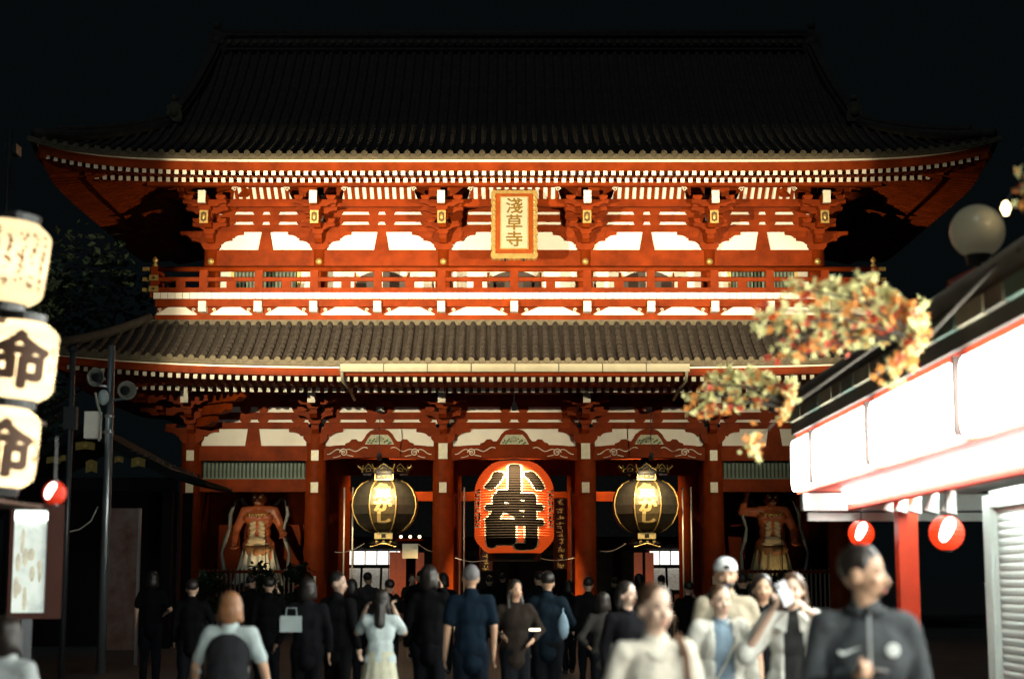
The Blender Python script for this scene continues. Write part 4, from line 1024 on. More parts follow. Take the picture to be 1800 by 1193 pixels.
# lit notice case
p = W(50, 988, 16.8); t_ = thing('notice_case', 'lit glass notice case with faded pictures and red-brown frame at left', 'notice board', (p.x, p.y, 0), R(26))
MB().box(-.16,.16,-.03,.03,1.3,2.3).build('lit_poster', bpy.data.materials.get('x') or mat('lit_poster', (.7,.72,.66), .5, var=.45, scale=5.5, emit=(.75,.9,.82), es=.38), t_)
MB().box(-.16,.16,-.06,-.03,2.2,2.28).build('tube_lamp', mat('tube_lamp', (.9,.9,.9), .4, emit=(.9,1,.95), es=5), t_)
for a in ((-.2,-.16,1.24,2.36),(.16,.32,1.24,2.36)): MB().box(a[0],a[1],-.07,.05,a[2],a[3]).build('frame', mat('case_frame', (.055,.018,.013), .6, spec=.1), t_)
for z in (1.24, 2.31): MB().box(-.16,.16,-.065,.045,z,z+.055).build('frame', MATS['case_frame'], t_)
q = MB(); rnd = random.Random(8)
for k in range(11): q.ell((rnd.uniform(-.12,.12), -.032, rnd.uniform(1.36,2.05)), rnd.uniform(.015,.04), .003, rnd.uniform(.04,.12), 10, 6)
q.build('picture_figures', mat('faded_print', (.62,.56,.42), .6, var=.4, scale=9, emit=(.72,.72,.55), es=.26), t_, kind='stuff')
MB().box(-.05,.05,-.05,.05,0,1.24).build('leg', DSTEEL, t_)
# utility pole with loudspeakers, box, cable
p = W(187, 900, 30); X0 = p.x
pole = thing('utility_pole', 'steel pole with two horn loudspeakers and a white cabinet at left', 'pole', (X0, -25, 0))
MB().tube([(0,0,0),(0,0,3),(0,0,5.75)], [.08,.075,.06], 14).build('shaft', STEEL, pole, smooth=True)
for px, py, ry in ((172, 664, -.2), (222, 687, .35)):
    c = W(px, py, 29.8) - Vector((X0, -25, 0)); q = MB(); q.M = Matrix.Translation(c) @ Matrix.Rotation(ry, 4, 'Z') @ Matrix.Rotation(R(90), 4, 'X')
    q.lathe([(.04,-.25),(.06,-.1),(.10,.0),(.17,.1),(.15,.09),(.06,.0),(.05,-.05)], 20)
    q.build('horn_loudspeaker', mat('horn_grey', (.20,.195,.16), .6, var=.2), pole, smooth=True)
    MB().ell(c + Vector((0,-.095,0)), .085, .015, .085, 16, 8).build('horn_shade_disc', BLACK, pole)  # black disc put in for the shade inside the horn
    MB().tube([c, c + Vector((0,.1,-.12)), (0,0,c.z - .15)], .025, 6).build('arm', STEEL, pole)
c = W(182, 698, 29.8) - Vector((X0, -25, 0)); MB().ell(c, .1,.1,.14).build('junction_dome', mat('pale_blue_plastic', (.5,.6,.6), .4), pole, smooth=True)
a, c = W(147, 722, 29.8), W(172, 769, 29.8); MB().box(a.x - X0, c.x - X0, -.14, .06, c.z, a.z).build('cabinet', mat('cabinet_white', (.62,.6,.5), .5, emit=(1,.95,.8), es=.06), pole)  # cabinet paint includes a slight glow in place of light on it
MB().tube([W(*q_, 29.8) - Vector((X0, -25, 0)) for q_ in ((168,690),(172,712),(178,730),(176,755),(174,775))], .022, 6).build('cable', mat('pale_cable', (.5,.48,.38), .5), pole)
for py in (731, 758): z = W(187, py, 30).z; MB().lathe([(.085,z-.02),(.085,z+.02)], 14).build('band_clamp', STEEL, pole)
MB().tube([W(*q_, 29.9) - Vector((X0, -25, 0)) for q_ in ((118,935),(140,930),(160,915),(172,890))], .012, 6).build('hanging_wire', mat('pale_cable', (.5,.48,.38), .5), pole)
tp = thing('thin_pole', 'thin dark pole between the lanterns and the steel pole', 'pole', (W(118,900,26).x, -29, 0))
MB().tube([(0,0,0),(0,0,5.1)], .045, 10).build('shaft', DSTEEL, tp, smooth=True); MB().box(-.1,.1,-.06,.06,3.9,4.25).build('switch_box', DSTEEL, tp); MB().lathe([(.05,5.1),(.09,5.12),(.02,5.2)], 10).build('cap', DSTEEL, tp)
# banner panel behind the pole
p = W(213, 1000, 33); t_ = thing('poster_panel', 'dim tall red-brown poster panel behind the steel pole', 'poster panel', (p.x, p.y, 0))
a, c = W(194, 893, 33), W(236, 1142, 33)
MB().box(a.x - p.x, c.x - p.x, -.02, .02, c.z, a.z).build('poster', mat('poster_print', (.16,.05,.025), .6, var=.7, scale=3, col2=(.12,.11,.10), emit=(.5,.14,.06), es=.012), t_)  # print includes a trace of glow in place of light on it
for xx in (a.x - p.x - .03, c.x - p.x + .03): MB().box(xx-.025,xx+.025,-.04,.04,0,a.z).build('post', STEEL, t_)
# small dark shrine pavilion with gilt fittings
p = W(160, 800, 41); sh = thing('small_pavilion', 'small dark gabled pavilion with gilt fittings behind the pole', 'pavilion', (p.x, p.y, 0))
for x in (-1.9, 1.9): MB().box(x-.12,x+.12,-.1,.1,0,3.8).build('post', mat('pavilion_wood', (.008,.007,.007), .7, spec=.1), sh); MB().box(x-.12,x+.12,2.4,2.6,0,3.8).build('post', mat('pavilion_wood', (.008,.007,.007), .7, spec=.1), sh)
MB().box(-2.1,2.1,-.12,.12,3.75,4.05).build('beam', mat('pavilion_wood', (.008,.007,.007), .7, spec=.1), sh); MB().box(-1.9,1.9,1.2,1.3,0,3.8).build('wall', mat('pavilion_wood', (.008,.007,.007), .7, spec=.1), sh)
for s in (-1, 1):
    MB().prism([(0,5.3),(s*1.0,4.75),(s*2.1,4.2),(s*2.9,3.95),(s*2.9,3.83),(s*2.0,4.02),(s*.9,4.55),(0,5.1)], -.7, 3.2).build('roof_slope', mat('pavilion_roof', (.010,.011,.012), .8, spec=.1), sh)
    for k in range(12): x_ = s*(1.15 + .145*k); MB().box(x_-.03,x_+.03,-.74,-.66,4.62 - .058*k*.95,4.70 - .058*k*.95).build('rafter_end', mat('pavilion_trim', (.03,.032,.032), .7), sh)
GT = mat('gilt_fitting_bright', (.36,.25,.06), .5, .3, var=.3, scale=12)
for (px, py, w_, h_) in ((150, 783, 34, 16), (161, 819, 20, 24), (94, 808, 24, 13), (113, 805, 14, 12), (209, 807, 15, 12), (243, 812, 24, 18)):
    c = W(px, py, 40.2) - Vector((p.x, p.y, 0)); k = 40.2/FOC
    q = MB().prism([(c.x - w_*k/2, c.z + h_*k*.35), (c.x, c.z + h_*k*.5), (c.x + w_*k/2, c.z + h_*k*.3), (c.x + w_*k/2, c.z - h_*k*.5), (c.x, c.z - h_*k*.35), (c.x - w_*k/2, c.z - h_*k*.5)], c.y - .02, c.y + .02)
    q.build('gilt_fitting', GT, sh)
    MB().prism([(c.x - w_*k*.15, c.z), (c.x, c.z + h_*k*.25), (c.x + w_*k*.15, c.z), (c.x, c.z - h_*k*.25)], c.y - .035, c.y - .015).build('gilt_boss', GOLD, sh)

# ================================================================ right side: the shop
SX = 3.4
shop = thing('street_shop', 'street shop at right with dark tiled eave, red fascia and pale roller shutter', 'shop', (SX, -40, 0))
def sbox(name, x0, x1, y0, y1, z0, z1, m, parent=None): return MB().box(x0 - SX, x1 - SX, y0 + 40, y1 + 40, z0, z1).build(name, m, shop if parent is None else parent)
YN, YF = -62.5, -34.4
SHRED = mat('shop_red', (.62,.045,.012), .45, var=.15)
SHW = mat('shop_white', (.62,.64,.60), .5, var=.1)
SHSTEEL = mat('shop_pale_steel', (.60,.66,.62), .5, var=.1)
# roof
roofm = mat('shop_roof', (.055,.05,.042), .6, var=.35, scale=3, bump=.2)
MB().prism([(-.02,3.70),(-.10,3.82),(2.6,4.95),(2.6,4.75),(.1,3.70)], YN + 40, YF + 40 + .2, ax='xz').build('roof', roofm, shop)
fasc = sbox('roof_fascia', SX - .01, SX + .25, YN, YF + .1, 3.365, 3.74, mat('fascia_dark', (.035,.028,.02), .7))
fm1 = mat('fascia_beige', (.34,.29,.19), .7, var=.2); fm2 = mat('fascia_green', (.06,.11,.08), .7, var=.2)
y = YF - .1; k = 0
while y > -47:
    L = (.75, .45, .6)[k % 3]
    sbox('fascia_tile', SX - .06, SX - .012, y - L, y, 3.50, 3.64, (fm1, mat('fascia_brown', (.12,.10,.07), .7), fm2)[k % 3], fasc)
    y -= L + .05; k += 1
# sign box and panels
sbox('sign_box', SX + .03, SX + .5, YN, YF + .02, 2.64, 3.36, SHRED)
SIGN = mat('lit_sign_face', (.85,.85,.85), .4, var=.02, emit=(.93,1,.92), es=34)
sg = []
for (d0, d1) in ((20.75, 19.3), (19.25, 16.2), (16.15, 12.9), (12.85, 9.6), (9.55, 6.3), (6.25, 3.0), (2.95, -.3), (-.35, -3.6), (-3.65, -6.9)):
    r_ = .13; y0, y1 = d1 - 55 + .05, d0 - 55 - .05
    pts = []
    for (cy_, cz_, a0) in ((y1 - r_, 3.28 - r_, 0), (y0 + r_, 3.28 - r_, 90), (y0 + r_, 2.68 + r_, 180), (y1 - r_, 2.68 + r_, 270)):
        for a in (0, 30, 60, 90): pts.append((cy_ + r_*math.cos(R(a0 + a)) + 40, cz_ + r_*math.sin(R(a0 + a))))
    sg.append(MB().prism(pts, -.02, .03, ax='yz').build('sign_panel', SIGN, shop))
for d_ in (19.28, 16.18, 12.88, 9.58): sbox('sign_divider', SX - .05, SX + .03, d_ - 55 - .03, d_ - 55 + .03, 2.70, 3.31, mat('divider_grey', (.09,.07,.065), .8, spec=.05))
# faint grey brush marks on the panels
for pi, yc in ((1, -36.3), (1, -36.7), (2, -39.0), (2, -39.5), (3, -42.6), (3, -43.0)):
    rnd = random.Random(int(-yc*10)); q = MB()
    for j in range(5): q.tube([(-.026, yc + 40 + rnd.uniform(-.14,.14), 2.85 + .08*j), (-.026, yc + 40 + rnd.uniform(-.14,.14), 2.92 + .08*j)], .012, 5)
    q.build('brush_mark', mat('faint_grey_mark', (.5,.5,.52), .6, emit=(1,.97,.97), es=.8), sg[pi], kind='stuff')
# second lit strip, valance, soffit
sbox('light_strip', SX + .42, SX + .55, YN, -35.2, 2.50, 2.62, mat('strip_lamp', (.9,.9,.9), .4, emit=(.95,1,.95), es=20))
sbox('red_valance', SX + .5, SX + .62, YN, -35.0, 2.43, 2.60, SHRED)
sbox('soffit', SX + .6, SX + 1.9, YN, -35.4, 2.60, 2.66, SHW)
for yy in (-37.2, -40.2, -43.2, -46.2, -49.2, -52.2): sbox('tube_lamp', SX + .82, SX + .90, yy - 1.1, yy + 1.1, 2.52, 2.58, mat('shop_tube_lamp', (.9,.9,.9), .4, emit=(.86,1,.93), es=60))
sbox('end_beam', SX - .02, SX + 2.5, -35.1, -34.9, 2.42, 2.62, SHSTEEL); sbox('end_beam', SX + .05, SX + 2.5, -35.0, -34.88, 2.30, 2.40, SHSTEEL)
for yy in (-37.5, -40.5, -43.5): sbox('track_rail', SX + .62, SX + .70, yy - 1.2, yy + 1.2, 2.52, 2.56, STEEL)
p = W(1595, 1000, 18.6); MB().box(p.x - SX - .105, p.x - SX + .105, p.y + 40 - .1, p.y + 40 + .1, 0, 2.6).build('red_post', SHRED, shop)
# shutter with slats
SD0 = 16.3; SXX = 4.58
sbox('shutter_jamb', SXX - .03, SXX + .08, SD0 - 55, SD0 - 55 + .24, 0, 2.42, SHSTEEL)
sbox('shutter_jamb', SXX + .0, SXX + .1, SD0 - 55 - .02, SD0 - 55 + .02, 0, 2.36, SHSTEEL)
sbox('shutter_header', SXX - .03, SXX + .25, YN, SD0 - 55, 2.30, 2.46, SHSTEEL)
sl_m = MB().prism([(0,0),(-.012,.01),(-.016,.045),(-.006,.07),(0,.075),(.012,.07),(.012,0)], YN + 40, SD0 - 55 + 40 - .05).mesh('shutter_slat', SHSTEEL)
for k in range(30): link('shutter_slat', sl_m, shop, (SXX - SX + .04, 0, .02 + k*.0765))
sbox('back_wall', SXX + 1.4, SXX + 1.5, YN, -34.6, 0, 4.3, DARKW)
sbox('side_wall', SXX + .1, SXX + 1.4, -38.4, -38.3, 0, 2.4, DARKW)
# spot lamps under the valance
for k, px in enumerate((1567, 1588, 1611, 1641, 1672)):
    c = W(px, 884, 19.2 - .75*k); t_ = thing('white_spot_lamp', ['white cone spot lamp, farthest of five under the shop sign', 'white cone spot lamp, second of five from the far end', 'white cone spot lamp in the middle of the five', 'white cone spot lamp, fourth of five from the far end', 'white cone spot lamp, nearest of the five under the shop sign'][k], 'lamp', c, 0, 'white spot lamps under the shop sign')
    q = MB(); q.M = Matrix.Rotation(R(14), 4, 'Y')
    q.lathe([(.025,.12),(.035,.07),(.05,.0),(.078,-.09),(.082,-.10),(.07,-.09),(.03,-.02)], 16); q.build('shade', mat('lamp_white_enamel', (.75,.76,.72), .4), t_, smooth=True)
    MB().cyl((0,0,.1), (.01,0,.28), .014, n=8).build('stem', SHW, t_)
red_lantern(W(1514, 937, 19.4), .15, 'glowing round red lantern left of the red shop post', 3)
red_lantern(W(1664, 936, 15.5), .16, 'glowing round red lantern right of the red shop post', 3)
# globe lamp on the shop roof with its red arm
c = W(1718, 407, 14); t_ = thing('globe_lamp', 'large unlit milky globe lamp on a dull red arm above the shop roof', 'lamp', c)
MB().ell((0,0,0), .228,.228,.228, 32, 20).build('globe', mat('milky_glass', (.62,.58,.42), .25, var=.1, spec=.6, emit=(1,.88,.55), es=.045), t_, smooth=True)  # faint glow added to the unlit glass to lift its tone
MB().cyl((0,0,-.28), (0,0,-.2), .09, .11, 16).build('collar', DSTEEL, t_)
a, e = W(1668, 505, 14) - c, W(1720, 478, 14) - c
MB().tube([a, e, Vector((.25, .05, -.30)), Vector((1.3, .4, -.45))], .055, 8).build('arm', mat('dull_red_arm', (.35,.05,.03), .5), t_); MB().cyl((0,0,-.4), (0,0,-.26), .04, n=10).build('stem', DSTEEL, t_)
c = W(1768, 366, 13.6); t_ = thing('small_bulb', 'small bright warm bulb beside the globe lamp', 'lamp', c)
MB().lathe([(.015,.06),(.03,.04),(.045,.0),(.02,-.06)], 12).build('bulb', mat('warm_bulb', (.9,.8,.6), .4, emit=(1,.75,.4), es=6), t_); MB().cyl((0,0,.05), (.08,.02,.16), .012, n=6).build('socket', DSTEEL, t_)

# autumn maple sprays on the street side of the shop
LFM = [mat('maple_yellow', (.66,.62,.28), .6, var=.25, scale=8, trans=.35), mat('maple_orange', (.72,.28,.07), .6, var=.25, scale=8, trans=.35), mat('maple_red', (.50,.07,.035), .6, var=.25, scale=8, trans=.35)]
def spray(px, py, d, wpx, hpx, n, seed, label, tail=None):
    c = W(px, py, d); k = d/FOC; t_ = thing('maple_spray', label, 'foliage', c, 0, 'autumn maple sprays')
    rx, rz = wpx*k/2, hpx*k/2; rnd = random.Random(seed); tw = MB(); lv = MB()
    root = Vector((rx*.95, .1, -rz*.15)); tips = []
    for j in range(13):
        a = R(-35 + 250*j/12 + rnd.uniform(-8, 8)); f = rnd.uniform(.75, 1.0)
        tip = Vector((rx*f*math.cos(a), rnd.uniform(-.35,.35)*rx, rz*f*math.sin(a)*.95))
        mid = root.lerp(tip, .5) + Vector((0, rnd.uniform(-.1,.1), rz*.25)); tw.tube([root, mid, tip], [.018,.012,.004], 5)
        for u in range(n//13):
            s_ = rnd.uniform(.25, 1.05); p = (root.lerp(mid, min(1, s_*2)) if s_ < .5 else mid.lerp(tip, s_*2 - 1)) + Vector((rnd.gauss(0,.032), rnd.gauss(0,.05), rnd.gauss(0,.036)))*rx*1.6
            q = Matrix.Rotation(rnd.uniform(0,6.28), 3, 'Y') @ Matrix.Rotation(rnd.uniform(-1,1), 3, 'X') @ Matrix.Rotation(rnd.uniform(-1,1), 3, 'Z'); sz = rnd.uniform(.025, .055)
            L = []
            for e in range(10): a_ = 2*math.pi*e/10; rr_ = (1.0 if e % 2 == 0 else .42)*sz*(1 if e != 0 else .6); L.append(p + q @ Vector((rr_*math.cos(a_), .012*(e % 2), rr_*math.sin(a_))))
            hz = p.z/rz; w = rnd.random()
            mi = 0 if w < .55 + .3*hz else (1 if w < .86 + .1*hz else 2)
            lv.add(L, [tuple(range(10))], mi)
    if tail:
        for j in range(26):
            p = Vector((tail[0]*rx + rnd.gauss(0,.055), rnd.gauss(0,.05), tail[1]*rz + rnd.gauss(0,.07))); sz = rnd.uniform(.025,.05)
            q = Matrix.Rotation(rnd.uniform(0,6.28), 3, 'Y') @ Matrix.Rotation(rnd.uniform(-1,1), 3, 'X')
            lv.add([p + q @ Vector(((1 if e % 2 == 0 else .42)*sz*math.cos(.628*e), 0, (1 if e % 2 == 0 else .42)*sz*math.sin(.628*e))) for e in range(10)], [tuple(range(10))], 1 if rnd.random() < .6 else 0)
        tw.tube([root, Vector((tail[0]*rx, 0, tail[1]*rz))], [.01,.003], 5)
    tw.tube([root, Vector((SX - .08 - c.x, .5, 3.76 - c.z))], [.010,.012], 5)
    tw.build('twigs', BARK, t_); lv.build('leaves', LFM, t_, kind='stuff')
spray(1475, 580, 11.0, 330, 215, 780, 3, 'large spray of yellow and orange maple leaves above the shop sign', (.62, -.75))
spray(1300, 705, 13.5, 190, 130, 480, 6, 'smaller spray of orange maple leaves left of the shop eave', (.25, -1.15))
spray(1838, 325, 10.5, 120, 110, 120, 9, 'cut-off spray of yellow maple leaves at the right edge')

# ================================================================ people
SKINS = [mat('skin_a', (.56,.36,.25), .5, var=.08), mat('skin_b', (.50,.30,.19), .5, var=.08), mat('skin_c', (.62,.42,.31), .5, var=.08)]
HAIR = mat('dark_hair', (.018,.013,.010), .45, var=.3); HAIRB = mat('brown_hair', (.07,.038,.02), .45, var=.3); HAIRG = mat('grey_cropped_hair', (.16,.15,.15), .7)
LIP = mat('lips', (.38,.13,.10), .5); EYE = mat('eye_dark', (.02,.015,.012), .2)
def cloth(name, c): return mat('cloth_' + name, c, .9, var=.2, scale=9, bump=.35, spec=.06)
SHOE = cloth('shoe', (.05,.05,.05))
ARM_L = ((-.132,.015,.655), (-.137,-.035,.515)); ARM_R = ((.132,.015,.655), (.137,-.035,.515))
def person(px, d, H, label, yaw=0, top=None, sleeve='long', bottom=None, skirt=False, hair=HAIR, style='short', skin=0, al=ARM_L, ar=ARM_R, hyaw=0, female=False, vox=.03, stride=.03, jacket=None, extra=None, grip=(False, False), group='people in the crowd', lean=0):
    X = (px - 904)*d/FOC
    t_ = thing('person', label, 'person', (X, d - CAM_D, 0), R(yaw), group); S = lambda v: tuple(H*q for q in v)
    w = .92 if female else 1.0; near = vox < .02
    hM = Matrix.Translation((0, 0, .85)) @ Matrix.Rotation(R(hyaw), 4, 'Z') @ Matrix.Translation((0, 0, -.85))
    hs = lambda x, y, z: S(hM @ Vector((x, y, z)))
    Rz = Matrix.Rotation(R(hyaw), 3, 'Z')
    b = MB()
    # trunk
    for c, r in (((0,0,.53),(.092,.066,.075)), ((0,0,.62),(.078*w,.055,.09)), ((0,-.003,.725),(.096*w,.063,.10))): b.ell(S(c), *S(r))
    b.cap(S((-.085*w,.005,.80)), H*.036, S((.085*w,.005,.80)), H*.036)
    b.cap(S((0,.006,.815)), H*.034, S((0,-.004,.875)), H*.031)
    # head, jaw, nose, ears
    b.ell(hs(0,.004,.940), *S((.044,.055,.058)), rot=Rz); b.ell(hs(0,-.018,.905), *S((.036,.036,.040)), rot=Rz)
    b.cap(hs(0,-.052,.928), H*.006, hs(0,-.062,.908), H*.0095)
    for s in (-1, 1): b.ell(hs(s*.046,.006,.922), *S((.006,.014,.02)), rot=Rz); b.ell(hs(s*.02,-.038,.912), *S((.016,.014,.014)), rot=Rz)
    legs = []
    for s in (-1, 1):
        sy = s*stride; hip = (s*.05,0,.51); kn = (s*.053,-.012 - sy*.6,.275); an = (s*.055,.015 - sy*1.6,.045); toe = (s*.065,-.085 - sy*1.6,.02)
        legs.append((hip, kn, an, toe)); b.cap(S(hip), H*.052, S(kn), H*.034); b.cap(S(kn), H*.034, S(an), H*.021); b.cap(S(an), H*.022, S(toe), H*.016)
    hands = []
    for s, (el, wr), gr in ((-1, al, grip[0]), (1, ar, grip[1])):
        sh = Vector((s*.100*w, .005, .800)); el = Vector(el); wr = Vector(wr)
        b.cap(S(sh), H*.031, S(el), H*.024); b.cap(S(el), H*.024, S(wr), H*.0165)
        dd = (wr - el).normalized(); pc = wr + dd*.026; side = dd.cross(Vector((s, 0, 0))).normalized() if abs(dd.x) < .8 else dd.cross(Vector((0,0,1))).normalized()
        nrm = side.cross(dd)
        rt = Matrix((side, nrm, dd)).transposed(); b.ell(S(pc), *S((.022,.012,.028)), rot=rt)
        fr_ = .0052 if near else .0062
        for k in range(4):
            f0 = pc + dd*.022 + side*(k - 1.5)*.0115; ln = (.026,.031,.029,.022)[k]; cu_ = nrm*s*(-.012 if not gr else -.026)
            f1 = f0 + dd*ln*(1 if not gr else .55) + cu_*.4; f2 = f1 + dd*ln*(.7 if not gr else -.1) + cu_
            b.cap(S(f0), H*fr_, S(f1), H*fr_, 7); b.cap(S(f1), H*fr_, S(f2), H*fr_*.85, 7)
        th = pc - side*.018 - dd*.012; b.cap(S(th), H*.0075, S(th - side*.018 + dd*.018 + nrm*s*-.008), H*.006, 7)
        hands.append((pc, dd, side, nrm, sh, el, wr))
    put('body', blob(b, vox*.62 if near else vox*.8, 2), SKINS[skin], t_)
    if near or d < 26:
        for s in (-1, 1):
            MB().ell(hs(s*.0175,-.0455,.932), *S((.0075,.004,.0045)), 8, 6, rot=Rz).build('eye', EYE, t_)
            MB().cap(hs(s*.009,-.0505,.944), H*.0026, hs(s*.027,-.045,.944), H*.002, 6).build('eyebrow', HAIR, t_)
        MB().ell(hs(0,-.0525,.888), *S((.014,.004,.0045)), 10, 6, rot=Rz).build('lips', LIP, t_)
    # upper garment
    q = MB(); hem = .47 if not skirt else .50
    for c, r in (((0,0,.545),(.103,.077,.075)), ((0,0,.62),(.094*w,.069,.10)), ((0,-.004,.725),(.108*w,.075,.098))): q.ell(S(c), *S(r))
    q.cap(S((0,0,hem)), H*.085, S((0,0,.6)), H*.075)
    q.cap(S((-.09*w,.005,.797)), H*.043, S((.09*w,.005,.797)), H*.043); q.cap(S((0,.012,.815)), H*.042, S((0,.008,.838)), H*.040)
    for s, hd in zip((-1, 1), hands):
        pc, dd, side, nrm, sh, el, wr = hd
        if sleeve == 'short': q.cap(S(sh), H*.038, S(sh.lerp(el, .72)), H*.037)
        else: q.cap(S(sh), H*.037, S(el), H*.031); q.cap(S(el), H*.031, S(el.lerp(wr, .9)), H*.025)
    put('shirt', blob(q, vox, 2, .008*H, 7), top, t_)
    # lower garment
    if skirt:
        g_ = MB(); n = 60; rows = []
        for j in range(14):
            u = j/13; z = .60 - .50*u
            rows.append([S(((.088 + .085*u + .010*u*math.sin(k*2*math.pi/n*11) + .006*u*math.sin(k*.9 + 2))*math.cos(2*math.pi*k/n), (.07 + .085*u + .010*u*math.sin(k*2*math.pi/n*11))*math.sin(2*math.pi*k/n), z)) for k in range(n + 1)])
        g_.grid(rows).build('skirt', bottom, t_, smooth=True)
    else:
        g_ = MB(); g_.ell(S((0,0,.52)), *S((.098,.074,.07)))
        for hip, kn, an, toe in legs: g_.cap(S(hip), H*.060, S(kn), H*.045); g_.cap(S(kn), H*.045, S((an[0], an[1], .05)), H*.035)
        put('trousers', blob(g_, vox*1.1, 2, .010*H, 6), bottom, t_)
    sm_ = MB()
    for hip, kn, an, toe in legs: sm_.cap(S((an[0], an[1] + .012, .025)), H*.024, S((toe[0], toe[1] - .01, .02)), H*.020)
    sm_.build('shoes', SHOE, t_, smooth=True)
    # hair
    h_ = MB()
    if style == 'short': h_.ell(hs(0,.014,.955), *S((.050,.055,.052)), rot=Rz)
    elif style == 'crop': h_.ell(hs(0,.012,.952), *S((.0475,.055,.053)), rot=Rz)
    elif style == 'bun': h_.ell(hs(0,.015,.953), *S((.049,.055,.053)), rot=Rz); h_.ell(hs(0,.07,.94), *S((.028,.026,.03)), rot=Rz)
    elif style in ('bob', 'long'):
        h_.ell(hs(0,.014,.952), *S((.052,.056,.054)), rot=Rz); h_.ell(hs(0,.035,.905), *S((.052,.032,.062)), rot=Rz)
        for s in (-1, 1): h_.cap(hs(s*.046,.012,.945), H*.012, hs(s*.05,.012,.87), H*.015)
        if style == 'long':
            h_.cap(hs(0,.04,.89), H*.042, hs(0,.055,.78), H*.036)
            for s in (-1, 1): h_.cap(hs(s*.05,.01,.88), H*.017, hs(s*.06,-.01,.76), H*.014)
    if h_.v: put('hair', blob(h_, vox*.7, 1, .003*H, 22), hair, t_)
    if jacket:                                      # open outer layer with a gap down the front
        j_ = MB()
        for c, r in (((0,.01,.55),(.118,.085,.09)), ((0,.008,.63),(.108*w,.078,.10)), ((0,.004,.73),(.116*w,.082,.095))): j_.ell(S(c), *S(r))
        j_.cap(S((-.092*w,.008,.80)), H*.046, S((.092*w,.008,.80)), H*.046); j_.cap(S((0,.01,.44)), H*.10, S((0,.01,.55)), H*.10)
        for s, hd in zip((-1, 1), hands):
            pc, dd, side, nrm, sh, el, wr = hd; j_.cap(S(sh), H*.048, S(el), H*.041)
            if jacket[1] == 'long': j_.cap(S(el), H*.041, S(el.lerp(wr, .9)), H*.034)
        me = blob(j_, vox, 2, .008*H, 7); bm = bmesh.new(); bm.from_mesh(me)
        kill = [f for f in bm.faces if f.calc_center_median().y < -.02*H and abs(f.calc_center_median().x) < H*(.040 + .012*(.83 - f.calc_center_median().z/H)) and f.calc_center_median().z > .3*H]
        bmesh.ops.delete(bm, geom=kill, context='FACES'); bm.to_mesh(me); bm.free()
        o = put('jacket', me, jacket[0], t_); sd = o.modifiers.new('t', 'SOLIDIFY'); sd.thickness = .012; sd.offset = 0
    t_['_'] = 0; del t_['_']
    if extra: extra(t_, S, hs, Rz, hands, H)
    return t_, hands, H
def world_of(t_, v): return Matrix.Translation(t_.location) @ Matrix.Rotation(t_.rotation_euler.z, 4, 'Z') @ Vector(v)
def phone_at(t_, v, label, rot, lit=None, s=1.0):
    p = world_of(t_, v); o = MB().box(-.036*s,.036*s,-.005,.005,-.075*s,.075*s).mesh('phone_case', mat('phone_case_white', (.75,.78,.8), .3) if lit != 'warm' else BLACK)
    ph = thing('phone', label, 'phone', p, 0, 'phones held up in the crowd'); ph.rotation_euler = rot
    link('case', o, ph); MB().box(-.032*s,.032*s,.0055,.0075,-.068*s,.068*s).build('screen', mat('phone_screen', (.1,.1,.1), .2, emit=(.7,.85,1), es=1.2) if lit != 'warm' else mat('phone_screen_warm', (.1,.1,.1), .2, emit=(1,.85,.6), es=4), ph)
    MB().box(-.03*s,-.012*s,-.0075,-.0055,.045*s,.068*s).build('lens_bump', BLACK, ph)
N = .014
# --- nearest walkers on the right
def straps(t_, S, hs, Rz, hands, H):
    MB().tube([S(p) for p in ((.065,.05,.83),(.07,.0,.848),(.075,-.06,.80),(.08,-.082,.70),(.085,-.075,.60))], .018, 6).build('bag_strap', cloth('strap_brown', (.16,.09,.06)), t_)
    MB().tube([S((.035*math.sin(a), -.02 - .045*math.cos(a), .815 - .03*math.cos(a))) for a in [R(q) for q in range(-90, 91, 15)]], .014, 6).build('collar', cloth('offwhite', (.66,.62,.52)), t_)
person(1148, 8.0, 1.60, 'woman in loose off-white shirt with a strap on her shoulder, nearest of the walkers', 8, cloth('offwhite', (.66,.62,.52)), 'long', cloth('beige_trousers', (.42,.38,.3)), hair=HAIRB, style='bun', skin=2, al=((-.148,.0,.65), (-.15,-.10,.56)), ar=((.14,.02,.65), (.14,-.05,.53)), hyaw=18, female=True, vox=N, stride=.05, extra=straps, group='walkers at the right front')
def jack(t_, S, hs, Rz, hands, H):
    MB().tube([S((.045*math.sin(a), .0 - .046*math.cos(a), .838)) for a in [R(q) for q in range(0, 360, 20)]], .02, 6).build('stand_collar', MATS['cloth_charcoal'], t_)
    MB().box(*[H*q for q in (-.003,.003,-.0835,-.078,.50,.83)]).build('zip', STEEL, t_)
    MK = mat('white_print', (.72,.78,.76), .5)
    MB().lathe([(.030,0),(.030,.006),(.02,.010)], 20).build('round_badge', MK, t_, loc=S((.055,-.083,.745)), rot=(R(96), 0, 0))
    q = MB(); q.M = Matrix.Translation(S((-.052,-.0845,.742))); q.prism([(-.045,-.004),(-.036,-.016),(-.02,-.016),(.05,.016),(-.018,-.004),(-.032,-.003),(-.04,.006)], -.006, .006); q.build('tick_logo', MK, t_)
CH = cloth('charcoal', (.055,.062,.066))
m_, hnd, Hm = person(1512, 7.6, 1.77, 'man in dark zip jacket with round badge looking to the right', -4, CH, 'long', cloth('black_trousers', (.007,.007,.008)), hair=HAIR, style='crop', skin=1, al=((-.142,-.015,.64), (-.045,-.15,.685)), ar=((.14,.02,.64), (.14,-.01,.50)), hyaw=62, vox=N, extra=jack, grip=(True, False), group='walkers at the right front')
phone_at(m_, Vector((-.0,-.165,.69))*Hm, 'dark phone in the hand of the man in the zip jacket', (R(70), R(10), R(20)), 'warm', .8)
